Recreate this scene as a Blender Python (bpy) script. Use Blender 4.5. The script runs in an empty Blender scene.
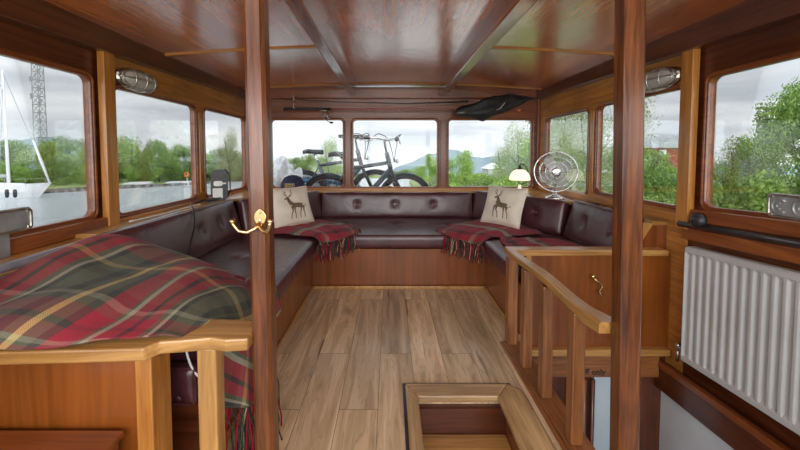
import bpy, bmesh, math, random
from mathutils import Vector as V, Matrix, noise
random.seed(7)
sc = bpy.context.scene
COL = sc.collection
# ---------------------------------------------------------------- camera
EYE = 1.265; FPX = 340.0; PITCH = math.atan(.045)
cd = bpy.data.cameras.new('camera'); cam = bpy.data.objects.new('camera', cd); COL.objects.link(cam)
cam.location = (0, 0, EYE); cam.rotation_euler = (math.pi/2 - PITCH, 0, 0)
cd.sensor_width = 36; cd.lens = 36*FPX/800; cd.shift_x = 10/800; cd.shift_y = -55.7/800
cd.clip_start = .02; cd.clip_end = 6000
sc.camera = cam
# ---------------------------------------------------------------- sky and light
world = bpy.data.worlds.new('world'); sc.world = world; world.use_nodes = True
nt = world.node_tree; nt.nodes.clear()
def wn(t, **k):
    n = nt.nodes.new(t)
    for a, b in k.items(): setattr(n, a, b)
    return n
tc = wn('ShaderNodeTexCoord'); mp = wn('ShaderNodeMapping'); mp.inputs['Scale'].default_value = (1.6, 1.6, 7.5)
n1 = wn('ShaderNodeTexNoise'); n1.inputs['Scale'].default_value = 1.7; n1.inputs['Detail'].default_value = 6; n1.inputs['Distortion'].default_value = .4
rp = wn('ShaderNodeValToRGB'); e = rp.color_ramp.elements
e[0].position = .36; e[0].color = (.46, .50, .55, 1); e[1].position = .62; e[1].color = (.76, .775, .79, 1)
m_ = rp.color_ramp.elements.new(.5); m_.color = (.64, .67, .705, 1)
sep = wn('ShaderNodeSeparateXYZ'); mr = wn('ShaderNodeMapRange')
mr.inputs['From Min'].default_value = .05; mr.inputs['From Max'].default_value = -.5; mr.inputs['To Min'].default_value = 1.0; mr.inputs['To Max'].default_value = 2.6
mul = wn('ShaderNodeVectorMath', operation='SCALE'); bg = wn('ShaderNodeBackground'); wo = wn('ShaderNodeOutputWorld')
L = nt.links.new
L(tc.outputs['Generated'], mp.inputs['Vector']); L(mp.outputs[0], n1.inputs['Vector']); L(n1.outputs['Fac'], rp.inputs['Fac'])
L(tc.outputs['Generated'], sep.inputs[0]); L(sep.outputs['Y'], mr.inputs['Value'])
L(rp.outputs['Color'], mul.inputs[0]); L(mr.outputs[0], mul.inputs['Scale']); L(mul.outputs[0], bg.inputs['Color']); L(bg.outputs[0], wo.inputs[0])
bg.inputs['Strength'].default_value = 1.5
def area(name, loc, rot, sx, sy, power, col=(1, .97, .93)):
    l = bpy.data.lights.new(name, 'AREA'); l.shape = 'RECTANGLE'; l.size = sx; l.size_y = sy; l.energy = power; l.color = col
    o = bpy.data.objects.new(name, l); COL.objects.link(o); o.location = loc; o.rotation_euler = rot; return o
area('rear_fill', (0, -.9, 1.35), (math.radians(108), 0, 0), 3.0, .9, 46)  # added fill light behind the camera, brightens the cabin interior
sc.view_settings.view_transform = 'Standard'; sc.view_settings.look = 'None'; sc.view_settings.gamma = 1
sc.view_settings.use_curve_mapping = False; sc.view_settings.exposure = 0.08

# ---------------------------------------------------------------- helpers
def tag(o, label=None, cat=None, group=None, kind=None):
    if label: o['label'] = label
    if cat: o['category'] = cat
    if group: o['group'] = group
    if kind: o['kind'] = kind
    return o
def empty(name, loc, label, cat, group=None, rz=0):
    o = bpy.data.objects.new(name, None); COL.objects.link(o); o.location = loc; o.rotation_euler = (0, 0, rz); o.empty_display_size = .05
    return tag(o, label, cat, group)
def mk(name, bm, mat, parent=None, smooth=False, bevel=0, world=True, label=None):
    """link a bmesh as one object; with world=True its coordinates are world ones"""
    me = bpy.data.meshes.new(name)
    if parent is not None and world:
        bmesh.ops.translate(bm, verts=bm.verts, vec=-wloc(parent))
    bm.normal_update(); bm.to_mesh(me); bm.free()
    for m in (mat if isinstance(mat, (list, tuple)) else [mat]): me.materials.append(m)
    if smooth:
        for p in me.polygons: p.use_smooth = True
    o = bpy.data.objects.new(name, me); COL.objects.link(o)
    if parent is not None: o.parent = parent
    if bevel:
        b = o.modifiers.new('b', 'BEVEL'); b.width = bevel; b.segments = 2; b.limit_method = 'ANGLE'; b.angle_limit = .6
    if label: o['label'] = label
    return o
def wloc(o):
    l = V((0, 0, 0))
    while o is not None: l += o.location; o = o.parent
    return l
def BM(): return bmesh.new()
def box(bm, lo, hi, M=None):
    r = bmesh.ops.create_cube(bm, size=1)
    s = [hi[i]-lo[i] for i in range(3)]; c = [(hi[i]+lo[i])/2 for i in range(3)]
    for v in r['verts']:
        v.co = V((v.co.x*s[0]+c[0], v.co.y*s[1]+c[1], v.co.z*s[2]+c[2]))
        if M: v.co = M @ v.co
    return bm
def prism(bm, pts, z0, z1):
    """pts: xy outline"""
    a = [bm.verts.new((p[0], p[1], z0)) for p in pts]; b = [bm.verts.new((p[0], p[1], z1)) for p in pts]
    n = len(pts); bm.faces.new(a[::-1]); bm.faces.new(b)
    for i in range(n): bm.faces.new((a[i], a[(i+1) % n], b[(i+1) % n], b[i]))
    bmesh.ops.recalc_face_normals(bm, faces=bm.faces); return bm
def hexa(bm, p):
    """8 points: bottom 4 then top 4"""
    v = [bm.verts.new(q) for q in p]
    for f in ((3, 2, 1, 0), (4, 5, 6, 7), (0, 1, 5, 4), (1, 2, 6, 5), (2, 3, 7, 6), (3, 0, 4, 7)): bm.faces.new([v[i] for i in f])
    return bm
def sweep(bm, pts, r, n=8, closed=False, cap=True, flat=1.0):
    """tube through pts, r number or list"""
    pts = [V(p) for p in pts]; k = len(pts)
    rs = r if isinstance(r, (list, tuple)) else [r]*k
    up = None; rings = []
    for i, p in enumerate(pts):
        if closed: d = pts[(i+1) % k]-pts[i-1]
        else: d = pts[min(i+1, k-1)]-pts[max(i-1, 0)]
        d = d.normalized() if d.length > 1e-9 else V((0, 0, 1))
        if up is None: up = V((0, 0, 1)) if abs(d.z) < .9 else V((0, 1, 0))
        s = d.cross(up)
        if s.length < 1e-4: s = d.cross(V((1, 0, 0)))
        s.normalize(); up = s.cross(d).normalized()
        rings.append([bm.verts.new(p + (s*math.cos(2*math.pi*j/n)+up*math.sin(2*math.pi*j/n)*flat)*rs[i]) for j in range(n)])
    for i in range(k if closed else k-1):
        a, b = rings[i], rings[(i+1) % k]
        for j in range(n): bm.faces.new((a[j], a[(j+1) % n], b[(j+1) % n], b[j]))
    if cap and not closed:
        bm.faces.new(rings[0][::-1]); bm.faces.new(rings[-1])
    return bm
def lathe(bm, prof, c=(0, 0, 0), n=24, M=None):
    rings = []
    for (r, z) in prof:
        rings.append([bm.verts.new((c[0]+r*math.cos(2*math.pi*j/n), c[1]+r*math.sin(2*math.pi*j/n), c[2]+z)) for j in range(n)])
    for a, b in zip(rings, rings[1:]):
        for j in range(n): bm.faces.new((a[j], a[(j+1) % n], b[(j+1) % n], b[j]))
    if prof[0][0] > 1e-4: bm.faces.new(rings[0][::-1])
    if prof[-1][0] > 1e-4: bm.faces.new(rings[-1])
    if M:
        for ring in rings:
            for v in ring: v.co = M @ v.co
    bmesh.ops.remove_doubles(bm, verts=bm.verts, dist=1e-5)
    return bm
def ball(bm, c, r, s=(1, 1, 1), sub=2, jit=0):
    q = bmesh.ops.create_icosphere(bm, subdivisions=sub, radius=r)
    for v in q['verts']:
        if jit: v.co *= 1+jit*noise.noise(v.co*3/r+V(c))
        v.co = V((v.co.x*s[0]+c[0], v.co.y*s[1]+c[1], v.co.z*s[2]+c[2]))
    return bm
def rrect(x0, x1, z0, z1, r, n=6):
    out = []
    for cx, cz, a in ((x1-r, z1-r, 0), (x0+r, z1-r, 90), (x0+r, z0+r, 180), (x1-r, z0+r, 270)):
        for i in range(n+1):
            t = math.radians(a+90*i/n); out.append((cx+r*math.cos(t), cz+r*math.sin(t)))
    return out
def plate(outer, holes, depth):
    """flat board with holes as bmesh, in local xy, thickness +-depth/2 in z"""
    cu = bpy.data.curves.new('c', 'CURVE'); cu.dimensions = '2D'; cu.fill_mode = 'BOTH'; cu.extrude = depth/2
    for ring in [outer]+holes:
        s = cu.splines.new('POLY'); s.points.add(len(ring)-1); s.use_cyclic_u = True
        for p, q in zip(s.points, ring): p.co = (q[0], q[1], 0, 1)
    o = bpy.data.objects.new('c', cu); me = bpy.data.meshes.new_from_object(o)
    bm = BM(); bm.from_mesh(me); bpy.data.objects.remove(o); bpy.data.curves.remove(cu); bpy.data.meshes.remove(me)
    bmesh.ops.remove_doubles(bm, verts=bm.verts, dist=1e-5)
    return bm
def text_bm(s, size, depth):
    cu = bpy.data.curves.new('t', 'FONT'); cu.body = s; cu.size = size; cu.extrude = depth; cu.align_x = 'CENTER'; cu.align_y = 'CENTER'; cu.offset = .0008
    o = bpy.data.objects.new('t', cu); me = bpy.data.meshes.new_from_object(o)
    bm = BM(); bm.from_mesh(me); bpy.data.objects.remove(o); bpy.data.curves.remove(cu); bpy.data.meshes.remove(me); return bm
def xf(bm, M):
    bmesh.ops.transform(bm, matrix=M, verts=bm.verts); return bm
def basis(o, x, y, z):
    M = Matrix.Identity(4)
    for i, a in enumerate((x, y, z)):
        for j in range(3): M[j][i] = a[j]
    for j in range(3): M[j][3] = o[j]
    return M
def at(u, v, Y):
    """world point at depth Y seen at photo position u, v"""
    a = (u-390)/FPX; b = -(v-169.3)/FPX; s, c = math.sin(PITCH), math.cos(PITCH)
    t = Y/(c+b*s); return V((a*t, Y, EYE+(-s+b*c)*t))

def sheer(bm):
    """the near right side rises a little towards the stern, as the hull does"""
    for v in bm.verts:
        if v.co.x > 1.5 and v.co.y < 2.2:
            w = min(1, max(0, (1.6-v.co.z)/.6)); v.co.z += .058*(2.1-v.co.y)*w
    return bm
# ---------------------------------------------------------------- materials
def pmat(name, col=(.5, .5, .5), rough=.5, metal=0, coat=0, spec=.5):
    m = bpy.data.materials.new(name); m.use_nodes = True; b = m.node_tree.nodes['Principled BSDF']
    b.inputs['Base Color'].default_value = (*col, 1); b.inputs['Roughness'].default_value = rough; b.inputs['Metallic'].default_value = metal
    b.inputs['Coat Weight'].default_value = coat; b.inputs['Specular IOR Level'].default_value = spec
    return m, m.node_tree, b
def nd(t, typ, **k):
    n = t.nodes.new(typ)
    for a, b in k.items(): setattr(n, a, b)
    return n
def ramp(t, stops, interp='LINEAR'):
    r = nd(t, 'ShaderNodeValToRGB'); cr = r.color_ramp; cr.interpolation = interp
    cr.elements[0].position = stops[0][0]; cr.elements[0].color = (*stops[0][1], 1)
    cr.elements[1].position = stops[-1][0]; cr.elements[1].color = (*stops[-1][1], 1)
    for p, c in stops[1:-1]: cr.elements.new(p).color = (*c, 1)
    return r
def wood(name, dark, light, axis='X', rough=.34, coat=.3, scale=1.0, bump=.05, streak=.5, blotch=.35):
    m, t, b = pmat(name, rough=rough, coat=coat); b.inputs['Coat Roughness'].default_value = rough*.4
    tc = nd(t, 'ShaderNodeTexCoord'); mp = nd(t, 'ShaderNodeMapping')
    k = {'X': 0, 'Y': 1, 'Z': 2}[axis]; s = [14*scale]*3; s[k] = .9*scale; mp.inputs['Scale'].default_value = s
    n1 = nd(t, 'ShaderNodeTexNoise'); n1.inputs['Scale'].default_value = 1.4; n1.inputs['Detail'].default_value = 5; n1.inputs['Distortion'].default_value = 1.2
    n2 = nd(t, 'ShaderNodeTexNoise'); n2.inputs['Scale'].default_value = 7; n2.inputs['Detail'].default_value = 3
    n3 = nd(t, 'ShaderNodeTexNoise'); n3.inputs['Scale'].default_value = 2.2*scale; n3.inputs['Detail'].default_value = 2
    r1 = ramp(t, [(.28, dark), (.52, tuple((a*.45+c*.55) for a, c in zip(dark, light))), (.72, light)])
    r2 = ramp(t, [(.3, (1-streak,)*3), (.6, (1, 1, 1))]); r3 = ramp(t, [(.3, (1-blotch,)*3), (.7, (1, 1, 1))])
    mx = nd(t, 'ShaderNodeMixRGB', blend_type='MULTIPLY'); mx.inputs[0].default_value = .55
    mx2 = nd(t, 'ShaderNodeMixRGB', blend_type='MULTIPLY'); mx2.inputs[0].default_value = 1
    bp = nd(t, 'ShaderNodeBump'); bp.inputs['Strength'].default_value = bump; bp.inputs['Distance'].default_value = .02
    l = t.links.new
    l(tc.outputs['Object'], mp.inputs[0]); l(mp.outputs[0], n1.inputs['Vector']); l(mp.outputs[0], n2.inputs['Vector']); l(tc.outputs['Object'], n3.inputs['Vector'])
    l(n1.outputs['Fac'], r1.inputs[0]); l(n2.outputs['Fac'], r2.inputs[0]); l(n3.outputs['Fac'], r3.inputs[0])
    l(r1.outputs[0], mx.inputs[1]); l(r2.outputs[0], mx.inputs[2]); l(mx.outputs[0], mx2.inputs[1]); l(r3.outputs[0], mx2.inputs[2])
    l(mx2.outputs[0], b.inputs['Base Color']); l(n1.outputs['Fac'], bp.inputs['Height']); l(bp.outputs[0], b.inputs['Normal'])
    return m
def mottled(name, c0, c1, scale, rough=.5, metal=0, bump=0, detail=4, coat=0, dist=.01):
    m, t, b = pmat(name, rough=rough, metal=metal, coat=coat)
    tc = nd(t, 'ShaderNodeTexCoord'); n = nd(t, 'ShaderNodeTexNoise'); n.inputs['Scale'].default_value = scale; n.inputs['Detail'].default_value = detail
    r = ramp(t, [(.35, c0), (.65, c1)]); l = t.links.new
    l(tc.outputs['Object'], n.inputs['Vector']); l(n.outputs['Fac'], r.inputs[0]); l(r.outputs[0], b.inputs['Base Color'])
    if bump:
        bp = nd(t, 'ShaderNodeBump'); bp.inputs['Strength'].default_value = bump; bp.inputs['Distance'].default_value = dist
        l(n.outputs['Fac'], bp.inputs['Height']); l(bp.outputs[0], b.inputs['Normal'])
    return m
RD, RL = (.16, .034, .007), (.38, .108, .022)          # mahogany
M = {}
for ax in 'XYZ':
    M['mah'+ax] = wood('mahogany_'+ax, RD, RL, ax)
    M['bal'+ax] = wood('rail_wood_'+ax, (.19, .060, .016), (.42, .165, .048), ax, rough=.32, scale=1.3)
    M['dmah'+ax] = wood('dark_mahogany_'+ax, (.070, .015, .006), (.18, .046, .014), ax, rough=.28)
    M['oak'+ax] = wood('honey_oak_'+ax, (.36, .16, .035), (.72, .39, .12), ax, rough=.32, coat=.4, streak=.35, blotch=.25)
    M['hon'+ax] = wood('honey_frame_'+ax, (.40, .145, .025), (.76, .33, .070), ax, rough=.32, coat=.4, streak=.4, blotch=.3)
M['frameoak'] = wood('stair_frame_oak', (.36, .20, .08), (.64, .42, .20), 'Y', rough=.34, coat=.4)
M['frameoakX'] = wood('stair_frame_oak_x', (.36, .20, .08), (.64, .42, .20), 'X', rough=.34, coat=.4)
M['postZ'] = wood('post_wood', (.085, .022, .005), (.27, .080, .017), 'Z', rough=.3, coat=.25, scale=1.6, streak=.75, bump=.12)
M['balZ0'] = wood('baluster_wood', (.22, .080, .020), (.48, .20, .058), 'Z', rough=.34, scale=1.3)
M['panel'] = wood('bench_panel_veneer', (.19, .046, .005), (.36, .100, .014), 'Z', rough=.33, scale=.6, coat=.35, streak=.25, blotch=.4)
M['ceil'] = wood('varnished_ceiling', (.55, .115, .022), (.85, .26, .060), 'Y', rough=.2, coat=1.0, scale=.45, bump=.0, streak=.4)
def ceiling_gloss():
    m = M['ceil']; t = m.node_tree; b = t.nodes['Principled BSDF']; b.inputs['Coat Roughness'].default_value = .2; b.inputs['Coat IOR'].default_value = 2.9; b.inputs['Specular IOR Level'].default_value = 1.0
    tc = nd(t, 'ShaderNodeTexCoord'); n = nd(t, 'ShaderNodeTexNoise'); n.inputs['Scale'].default_value = 5; n.inputs['Detail'].default_value = 7; n.inputs['Roughness'].default_value = .65
    bp = nd(t, 'ShaderNodeBump'); bp.inputs['Strength'].default_value = .16; bp.inputs['Distance'].default_value = .02
    l = t.links.new; l(tc.outputs['Object'], n.inputs['Vector']); l(n.outputs['Fac'], bp.inputs['Height']); l(bp.outputs[0], b.inputs['Normal']); l(bp.outputs[0], b.inputs['Coat Normal'])
ceiling_gloss()
M['beam'] = wood('varnished_beam', (.20, .045, .012), (.42, .125, .035), 'Y', rough=.25, coat=.8, scale=.8); M['beam'].node_tree.nodes['Principled BSDF'].inputs['Coat IOR'].default_value = 1.6
def leather():
    m, t, b = pmat('burgundy_leather', rough=.33, coat=.35); b.inputs['Coat Roughness'].default_value = .25
    tc = nd(t, 'ShaderNodeTexCoord'); n = nd(t, 'ShaderNodeTexNoise'); n.inputs['Scale'].default_value = 5; n.inputs['Detail'].default_value = 3; n.inputs['Distortion'].default_value = .8
    v = nd(t, 'ShaderNodeTexVoronoi'); v.inputs['Scale'].default_value = 260
    r = ramp(t, [(.3, (.050, .014, .017)), (.7, (.088, .025, .031))])
    b1 = nd(t, 'ShaderNodeBump'); b1.inputs['Strength'].default_value = .35; b1.inputs['Distance'].default_value = .03
    b2 = nd(t, 'ShaderNodeBump'); b2.inputs['Strength'].default_value = .12; b2.inputs['Distance'].default_value = .002
    l = t.links.new
    l(tc.outputs['Object'], n.inputs['Vector']); l(tc.outputs['Object'], v.inputs['Vector']); l(n.outputs['Fac'], r.inputs[0]); l(r.outputs[0], b.inputs['Base Color'])
    l(n.outputs['Fac'], b1.inputs['Height']); l(v.outputs['Distance'], b2.inputs['Height']); l(b1.outputs[0], b2.inputs['Normal']); l(b2.outputs[0], b.inputs['Normal'])
    return m
M['leather'] = leather()
def floor_mat():
    m, t, b = pmat('oak_laminate', rough=.38, coat=.15)
    tc = nd(t, 'ShaderNodeTexCoord'); l = t.links.new
    mp = nd(t, 'ShaderNodeMapping'); mp.inputs['Rotation'].default_value = (0, 0, math.pi/2); mp.inputs['Location'].default_value = (.35, .06, 0)
    br = nd(t, 'ShaderNodeTexBrick'); br.offset = .37; br.offset_frequency = 2; br.inputs['Scale'].default_value = 1; br.inputs['Brick Width'].default_value = 1.28; br.inputs['Row Height'].default_value = .193
    br.inputs['Mortar Size'].default_value = .0014; br.inputs['Color1'].default_value = (0, 0, 0, 1); br.inputs['Color2'].default_value = (1, 1, 1, 1); br.inputs['Mortar'].default_value = (.5, .5, .5, 1); br.inputs['Bias'].default_value = 0
    l(tc.outputs['Object'], mp.inputs[0]); l(mp.outputs[0], br.inputs['Vector'])
    off = nd(t, 'ShaderNodeVectorMath', operation='SCALE'); off.inputs['Scale'].default_value = 9; l(br.outputs['Color'], off.inputs[0])
    add = nd(t, 'ShaderNodeVectorMath', operation='ADD'); l(tc.outputs['Object'], add.inputs[0]); l(off.outputs[0], add.inputs[1])
    mp2 = nd(t, 'ShaderNodeMapping'); mp2.inputs['Scale'].default_value = (9, .9, 1); l(add.outputs[0], mp2.inputs[0])
    n = nd(t, 'ShaderNodeTexNoise'); n.inputs['Scale'].default_value = 1.3; n.inputs['Detail'].default_value = 6; n.inputs['Distortion'].default_value = 1.5; l(mp2.outputs[0], n.inputs['Vector'])
    w = nd(t, 'ShaderNodeMath', operation='PINGPONG'); w.inputs[1].default_value = .5
    sc9 = nd(t, 'ShaderNodeMath', operation='MULTIPLY'); sc9.inputs[1].default_value = 9; l(n.outputs['Fac'], sc9.inputs[0]); l(sc9.outputs[0], w.inputs[0])
    r = ramp(t, [(.25, (.36, .24, .13)), (.5, (.62, .445, .265)), (.75, (.84, .66, .43))]); l(n.outputs['Fac'], r.inputs[0])
    rr = ramp(t, [(.0, (.72, .70, .68)), (.16, (1, 1, 1))]); l(w.outputs[0], rr.inputs[0])
    mx = nd(t, 'ShaderNodeMixRGB', blend_type='MULTIPLY'); mx.inputs[0].default_value = .8; l(r.outputs[0], mx.inputs[1]); l(rr.outputs[0], mx.inputs[2])
    tone = ramp(t, [(0, (.80, .80, .82)), (1, (1.12, 1.1, 1.06))]); l(br.outputs['Color'], tone.inputs[0])
    m2 = nd(t, 'ShaderNodeMixRGB', blend_type='MULTIPLY'); m2.inputs[0].default_value = 1; l(mx.outputs[0], m2.inputs[1]); l(tone.outputs[0], m2.inputs[2])
    # cracks and knots
    mp3 = nd(t, 'ShaderNodeMapping'); mp3.inputs['Scale'].default_value = (14, 1.1, 1); l(add.outputs[0], mp3.inputs[0])
    n4 = nd(t, 'ShaderNodeTexNoise'); n4.inputs['Scale'].default_value = .9; n4.inputs['Detail'].default_value = 2; l(mp3.outputs[0], n4.inputs['Vector'])
    cr = ramp(t, [(.275, (.32, .25, .20)), (.305, (1, 1, 1))]); l(n4.outputs['Fac'], cr.inputs[0])
    m4 = nd(t, 'ShaderNodeMixRGB', blend_type='MULTIPLY'); m4.inputs[0].default_value = 1; l(m2.outputs[0], m4.inputs[1]); l(cr.outputs[0], m4.inputs[2])
    m3 = nd(t, 'ShaderNodeMixRGB'); m3.inputs[2].default_value = (.10, .07, .045, 1); l(br.outputs['Fac'], m3.inputs[0]); l(m4.outputs[0], m3.inputs[1]); l(m3.outputs[0], b.inputs['Base Color'])
    bp = nd(t, 'ShaderNodeBump'); bp.inputs['Strength'].default_value = .08; bp.inputs['Distance'].default_value = .01; l(n.outputs['Fac'], bp.inputs['Height']); l(bp.outputs[0], b.inputs['Normal'])
    return m
M['floor'] = floor_mat()
def tartan():
    m, t, b = pmat('wool_tartan', rough=.9, spec=.15); b.inputs['Sheen Weight'].default_value = .05
    uv = nd(t, 'ShaderNodeUVMap'); s = nd(t, 'ShaderNodeSeparateXYZ'); l = t.links.new; l(uv.outputs[0], s.inputs[0])
    R_, G, D, Y, C, K = (.30, .006, .022), (.085, .088, .050), (.030, .034, .026), (.50, .36, .12), (.33, .29, .20), (.055, .010, .014)
    st = [(0, G), (.10, D), (.17, G), (.22, Y), (.26, G), (.33, D), (.38, R_), (.54, G), (.57, C), (.61, R_), (.72, K), (.76, R_), (.84, G), (.88, C), (.91, D), (.95, G)]
    outs = []
    for ax in ('X', 'Y'):
        f = nd(t, 'ShaderNodeMath', operation='FRACT'); l(s.outputs[ax], f.inputs[0]); r = ramp(t, st, 'CONSTANT'); l(f.outputs[0], r.inputs[0]); outs.append(r.outputs[0])
    # twill: diagonal weave alternates warp and weft
    ad = nd(t, 'ShaderNodeMath', operation='ADD'); l(s.outputs['X'], ad.inputs[0]); l(s.outputs['Y'], ad.inputs[1])
    ml = nd(t, 'ShaderNodeMath', operation='MULTIPLY'); ml.inputs[1].default_value = 90; l(ad.outputs[0], ml.inputs[0])
    fr = nd(t, 'ShaderNodeMath', operation='FRACT'); l(ml.outputs[0], fr.inputs[0])
    rr = ramp(t, [(0, (.08,)*3), (1, (.56,)*3)]); l(fr.outputs[0], rr.inputs[0])
    mx = nd(t, 'ShaderNodeMixRGB'); l(rr.outputs[0], mx.inputs[0]); l(outs[0], mx.inputs[1]); l(outs[1], mx.inputs[2])
    tc = nd(t, 'ShaderNodeTexCoord'); n = nd(t, 'ShaderNodeTexNoise'); n.inputs['Scale'].default_value = 160; l(tc.outputs['Object'], n.inputs['Vector'])
    mo = nd(t, 'ShaderNodeMixRGB', blend_type='MULTIPLY'); mo.inputs[0].default_value = .35; l(mx.outputs[0], mo.inputs[1]); l(n.outputs['Fac'], mo.inputs[2])
    br = nd(t, 'ShaderNodeBrightContrast'); br.inputs['Bright'].default_value = .02; l(mo.outputs[0], br.inputs[0]); l(br.outputs[0], b.inputs['Base Color'])
    bp = nd(t, 'ShaderNodeBump'); bp.inputs['Strength'].default_value = .3; bp.inputs['Distance'].default_value = .004; l(n.outputs['Fac'], bp.inputs['Height']); l(bp.outputs[0], b.inputs['Normal'])
    return m
M['tartan'] = tartan()
def yarn():
    m, t, b = pmat('wool_fringe', rough=.9, spec=.1); g = nd(t, 'ShaderNodeNewGeometry')
    r = ramp(t, [(0, (.30, .012, .03)), (.3, (.07, .075, .055)), (.55, (.04, .04, .036)), (.72, (.42, .34, .2)), (.85, (.33, .014, .035))], 'CONSTANT')
    t.links.new(g.outputs['Random Per Island'], r.inputs[0]); t.links.new(r.outputs[0], b.inputs['Base Color']); return m
M['yarn'] = yarn()
M['linen'] = mottled('cream_linen', (.72, .63, .50), (.86, .78, .65), 240, rough=.85, bump=.25, dist=.002)
M['stag'] = mottled('brown_print', (.10, .065, .04), (.22, .16, .11), 60, rough=.9)
M['brass'] = mottled('polished_brass', (.55, .36, .12), (.86, .65, .32), 9, rough=.22, metal=1)
M['chrome'] = mottled('chrome', (.62, .62, .62), (.8, .8, .8), 6, rough=.16, metal=1)
M['nickel'] = mottled('worn_nickel', (.36, .33, .28), (.66, .62, .55), 22, rough=.3, metal=1)
M['grey_metal'] = mottled('brushed_grey_metal', (.30, .31, .31), (.42, .43, .43), 14, rough=.42, metal=.55)
M['black'] = mottled('black_plastic', (.012, .012, .014), (.03, .03, .033), 20, rough=.4)
M['rubber'] = mottled('black_rubber_strip', (.012, .013, .018), (.035, .037, .045), 8, rough=.3, coat=.4)
M['gstrip'] = mottled('grey_edge_strip', (.16, .16, .19), (.26, .26, .30), 8, rough=.28, coat=.5)
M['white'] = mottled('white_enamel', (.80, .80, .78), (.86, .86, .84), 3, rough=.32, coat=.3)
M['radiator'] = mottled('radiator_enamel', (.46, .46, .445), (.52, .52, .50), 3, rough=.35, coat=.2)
M['whitewall'] = mottled('white_painted_board', (.60, .61, .62), (.70, .71, .72), 3, rough=.5)
M['palebl'] = mottled('pale_blue_paint', (.50, .60, .66), (.60, .69, .74), 3, rough=.45)
M['navy'] = mottled('navy_cloth', (.012, .016, .05), (.03, .035, .085), 30, rough=.8)
M['gold'] = mottled('gold_thread', (.45, .30, .08), (.65, .46, .16), 50, rough=.5)
M['blackcloth'] = mottled('black_nylon', (.008, .009, .011), (.030, .032, .036), 18, rough=.55, bump=.5)
M['red'] = mottled('red_paint', (.40, .03, .02), (.55, .06, .04), 8, rough=.4)
M['orange'] = mottled('orange_plastic', (.75, .16, .04), (.85, .25, .08), 8, rough=.4)
M['wplastic'] = mottled('white_plastic', (.72, .72, .69), (.84, .84, .80), 12, rough=.4)
def glass(name, tint=(1, 1, 1), refl=.5):
    m = bpy.data.materials.new(name); m.use_nodes = True; t = m.node_tree; t.nodes.clear()
    o = nd(t, 'ShaderNodeOutputMaterial'); a = nd(t, 'ShaderNodeBsdfTransparent'); a.inputs[0].default_value = (*tint, 1); g = nd(t, 'ShaderNodeBsdfGlossy'); g.inputs['Roughness'].default_value = .02
    f = nd(t, 'ShaderNodeFresnel'); f.inputs[0].default_value = 1.45; k = nd(t, 'ShaderNodeMath', operation='MULTIPLY'); k.inputs[1].default_value = refl; mx = nd(t, 'ShaderNodeMixShader')
    l = t.links.new; l(f.outputs[0], k.inputs[0]); l(k.outputs[0], mx.inputs[0]); l(a.outputs[0], mx.inputs[1]); l(g.outputs[0], mx.inputs[2]); l(mx.outputs[0], o.inputs[0]); return m
M['glass'] = glass('window_glass', (.98, .99, .985), .4)
m, t, b = pmat('milky_lamp_glass', (.62, .59, .53), .18, coat=.6); b.inputs['Alpha'].default_value = .72; M['lens'] = m
def opal():
    m, t, b = pmat('opal_glass', (.86, .84, .76), .25); b.inputs['Emission Color'].default_value = (1, .93, .80, 1); b.inputs['Emission Strength'].default_value = .9
    tr = nd(t, 'ShaderNodeBsdfTranslucent'); tr.inputs[0].default_value = (.9, .87, .78, 1); mx = nd(t, 'ShaderNodeMixShader'); mx.inputs[0].default_value = .6
    o = t.nodes['Material Output']; t.links.new(b.outputs[0], mx.inputs[1]); t.links.new(tr.outputs[0], mx.inputs[2]); t.links.new(mx.outputs[0], o.inputs[0]); return m
M['opal'] = opal()
def leafmat(name, c0, c1, c2):
    m = bpy.data.materials.new(name); m.use_nodes = True; t = m.node_tree; t.nodes.clear(); l = t.links.new
    g = nd(t, 'ShaderNodeNewGeometry'); oi = nd(t, 'ShaderNodeObjectInfo')
    r = ramp(t, [(0, c0), (.55, c1), (1, c2)]); l(g.outputs['Random Per Island'], r.inputs[0])
    h = nd(t, 'ShaderNodeHueSaturation'); mr = nd(t, 'ShaderNodeMapRange'); mr.inputs['To Min'].default_value = .75; mr.inputs['To Max'].default_value = 1.25
    l(oi.outputs['Random'], mr.inputs['Value']); l(mr.outputs[0], h.inputs['Value']); l(r.outputs[0], h.inputs['Color'])
    d = nd(t, 'ShaderNodeBsdfDiffuse'); tr = nd(t, 'ShaderNodeBsdfTranslucent'); mx = nd(t, 'ShaderNodeMixShader'); mx.inputs[0].default_value = .38
    o = nd(t, 'ShaderNodeOutputMaterial'); l(h.outputs[0], d.inputs[0]); l(h.outputs[0], tr.inputs[0]); l(d.outputs[0], mx.inputs[1]); l(tr.outputs[0], mx.inputs[2]); l(mx.outputs[0], o.inputs[0]); return m
M['leaf'] = leafmat('green_leaves', (.12, .21, .04), (.27, .42, .09), (.50, .64, .21))
M['leafpale'] = leafmat('pale_green_leaves', (.20, .27, .12), (.34, .42, .20), (.52, .60, .33))
M['leafdark'] = leafmat('deep_green_leaves', (.08, .14, .035), (.20, .32, .08), (.40, .53, .17))
M['leaflime'] = leafmat('lime_green_leaves', (.22, .36, .06), (.36, .52, .12), (.55, .70, .24))
M['bark'] = mottled('bark', (.07, .05, .035), (.16, .12, .09), 12, rough=.9, bump=.5)

# ================================================================ THE SETTING
XL, XR, YB = -1.81, 1.87, 4.30
YR = -1.0
T = .06
# floor with stair opening and companionway beside it
def build_floor():
    outer = [(XL, .75), (.10, .75), (.10, 1.735), (.60, 1.735), (.60, .75), (.86, .75), (.86, 2.24), (XR, 2.24), (XR, YB), (XL, YB)]
    o = mk('floor', prism(BM(), outer, -.05, 0), M['floor']); tag(o, kind='structure')
build_floor()
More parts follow.
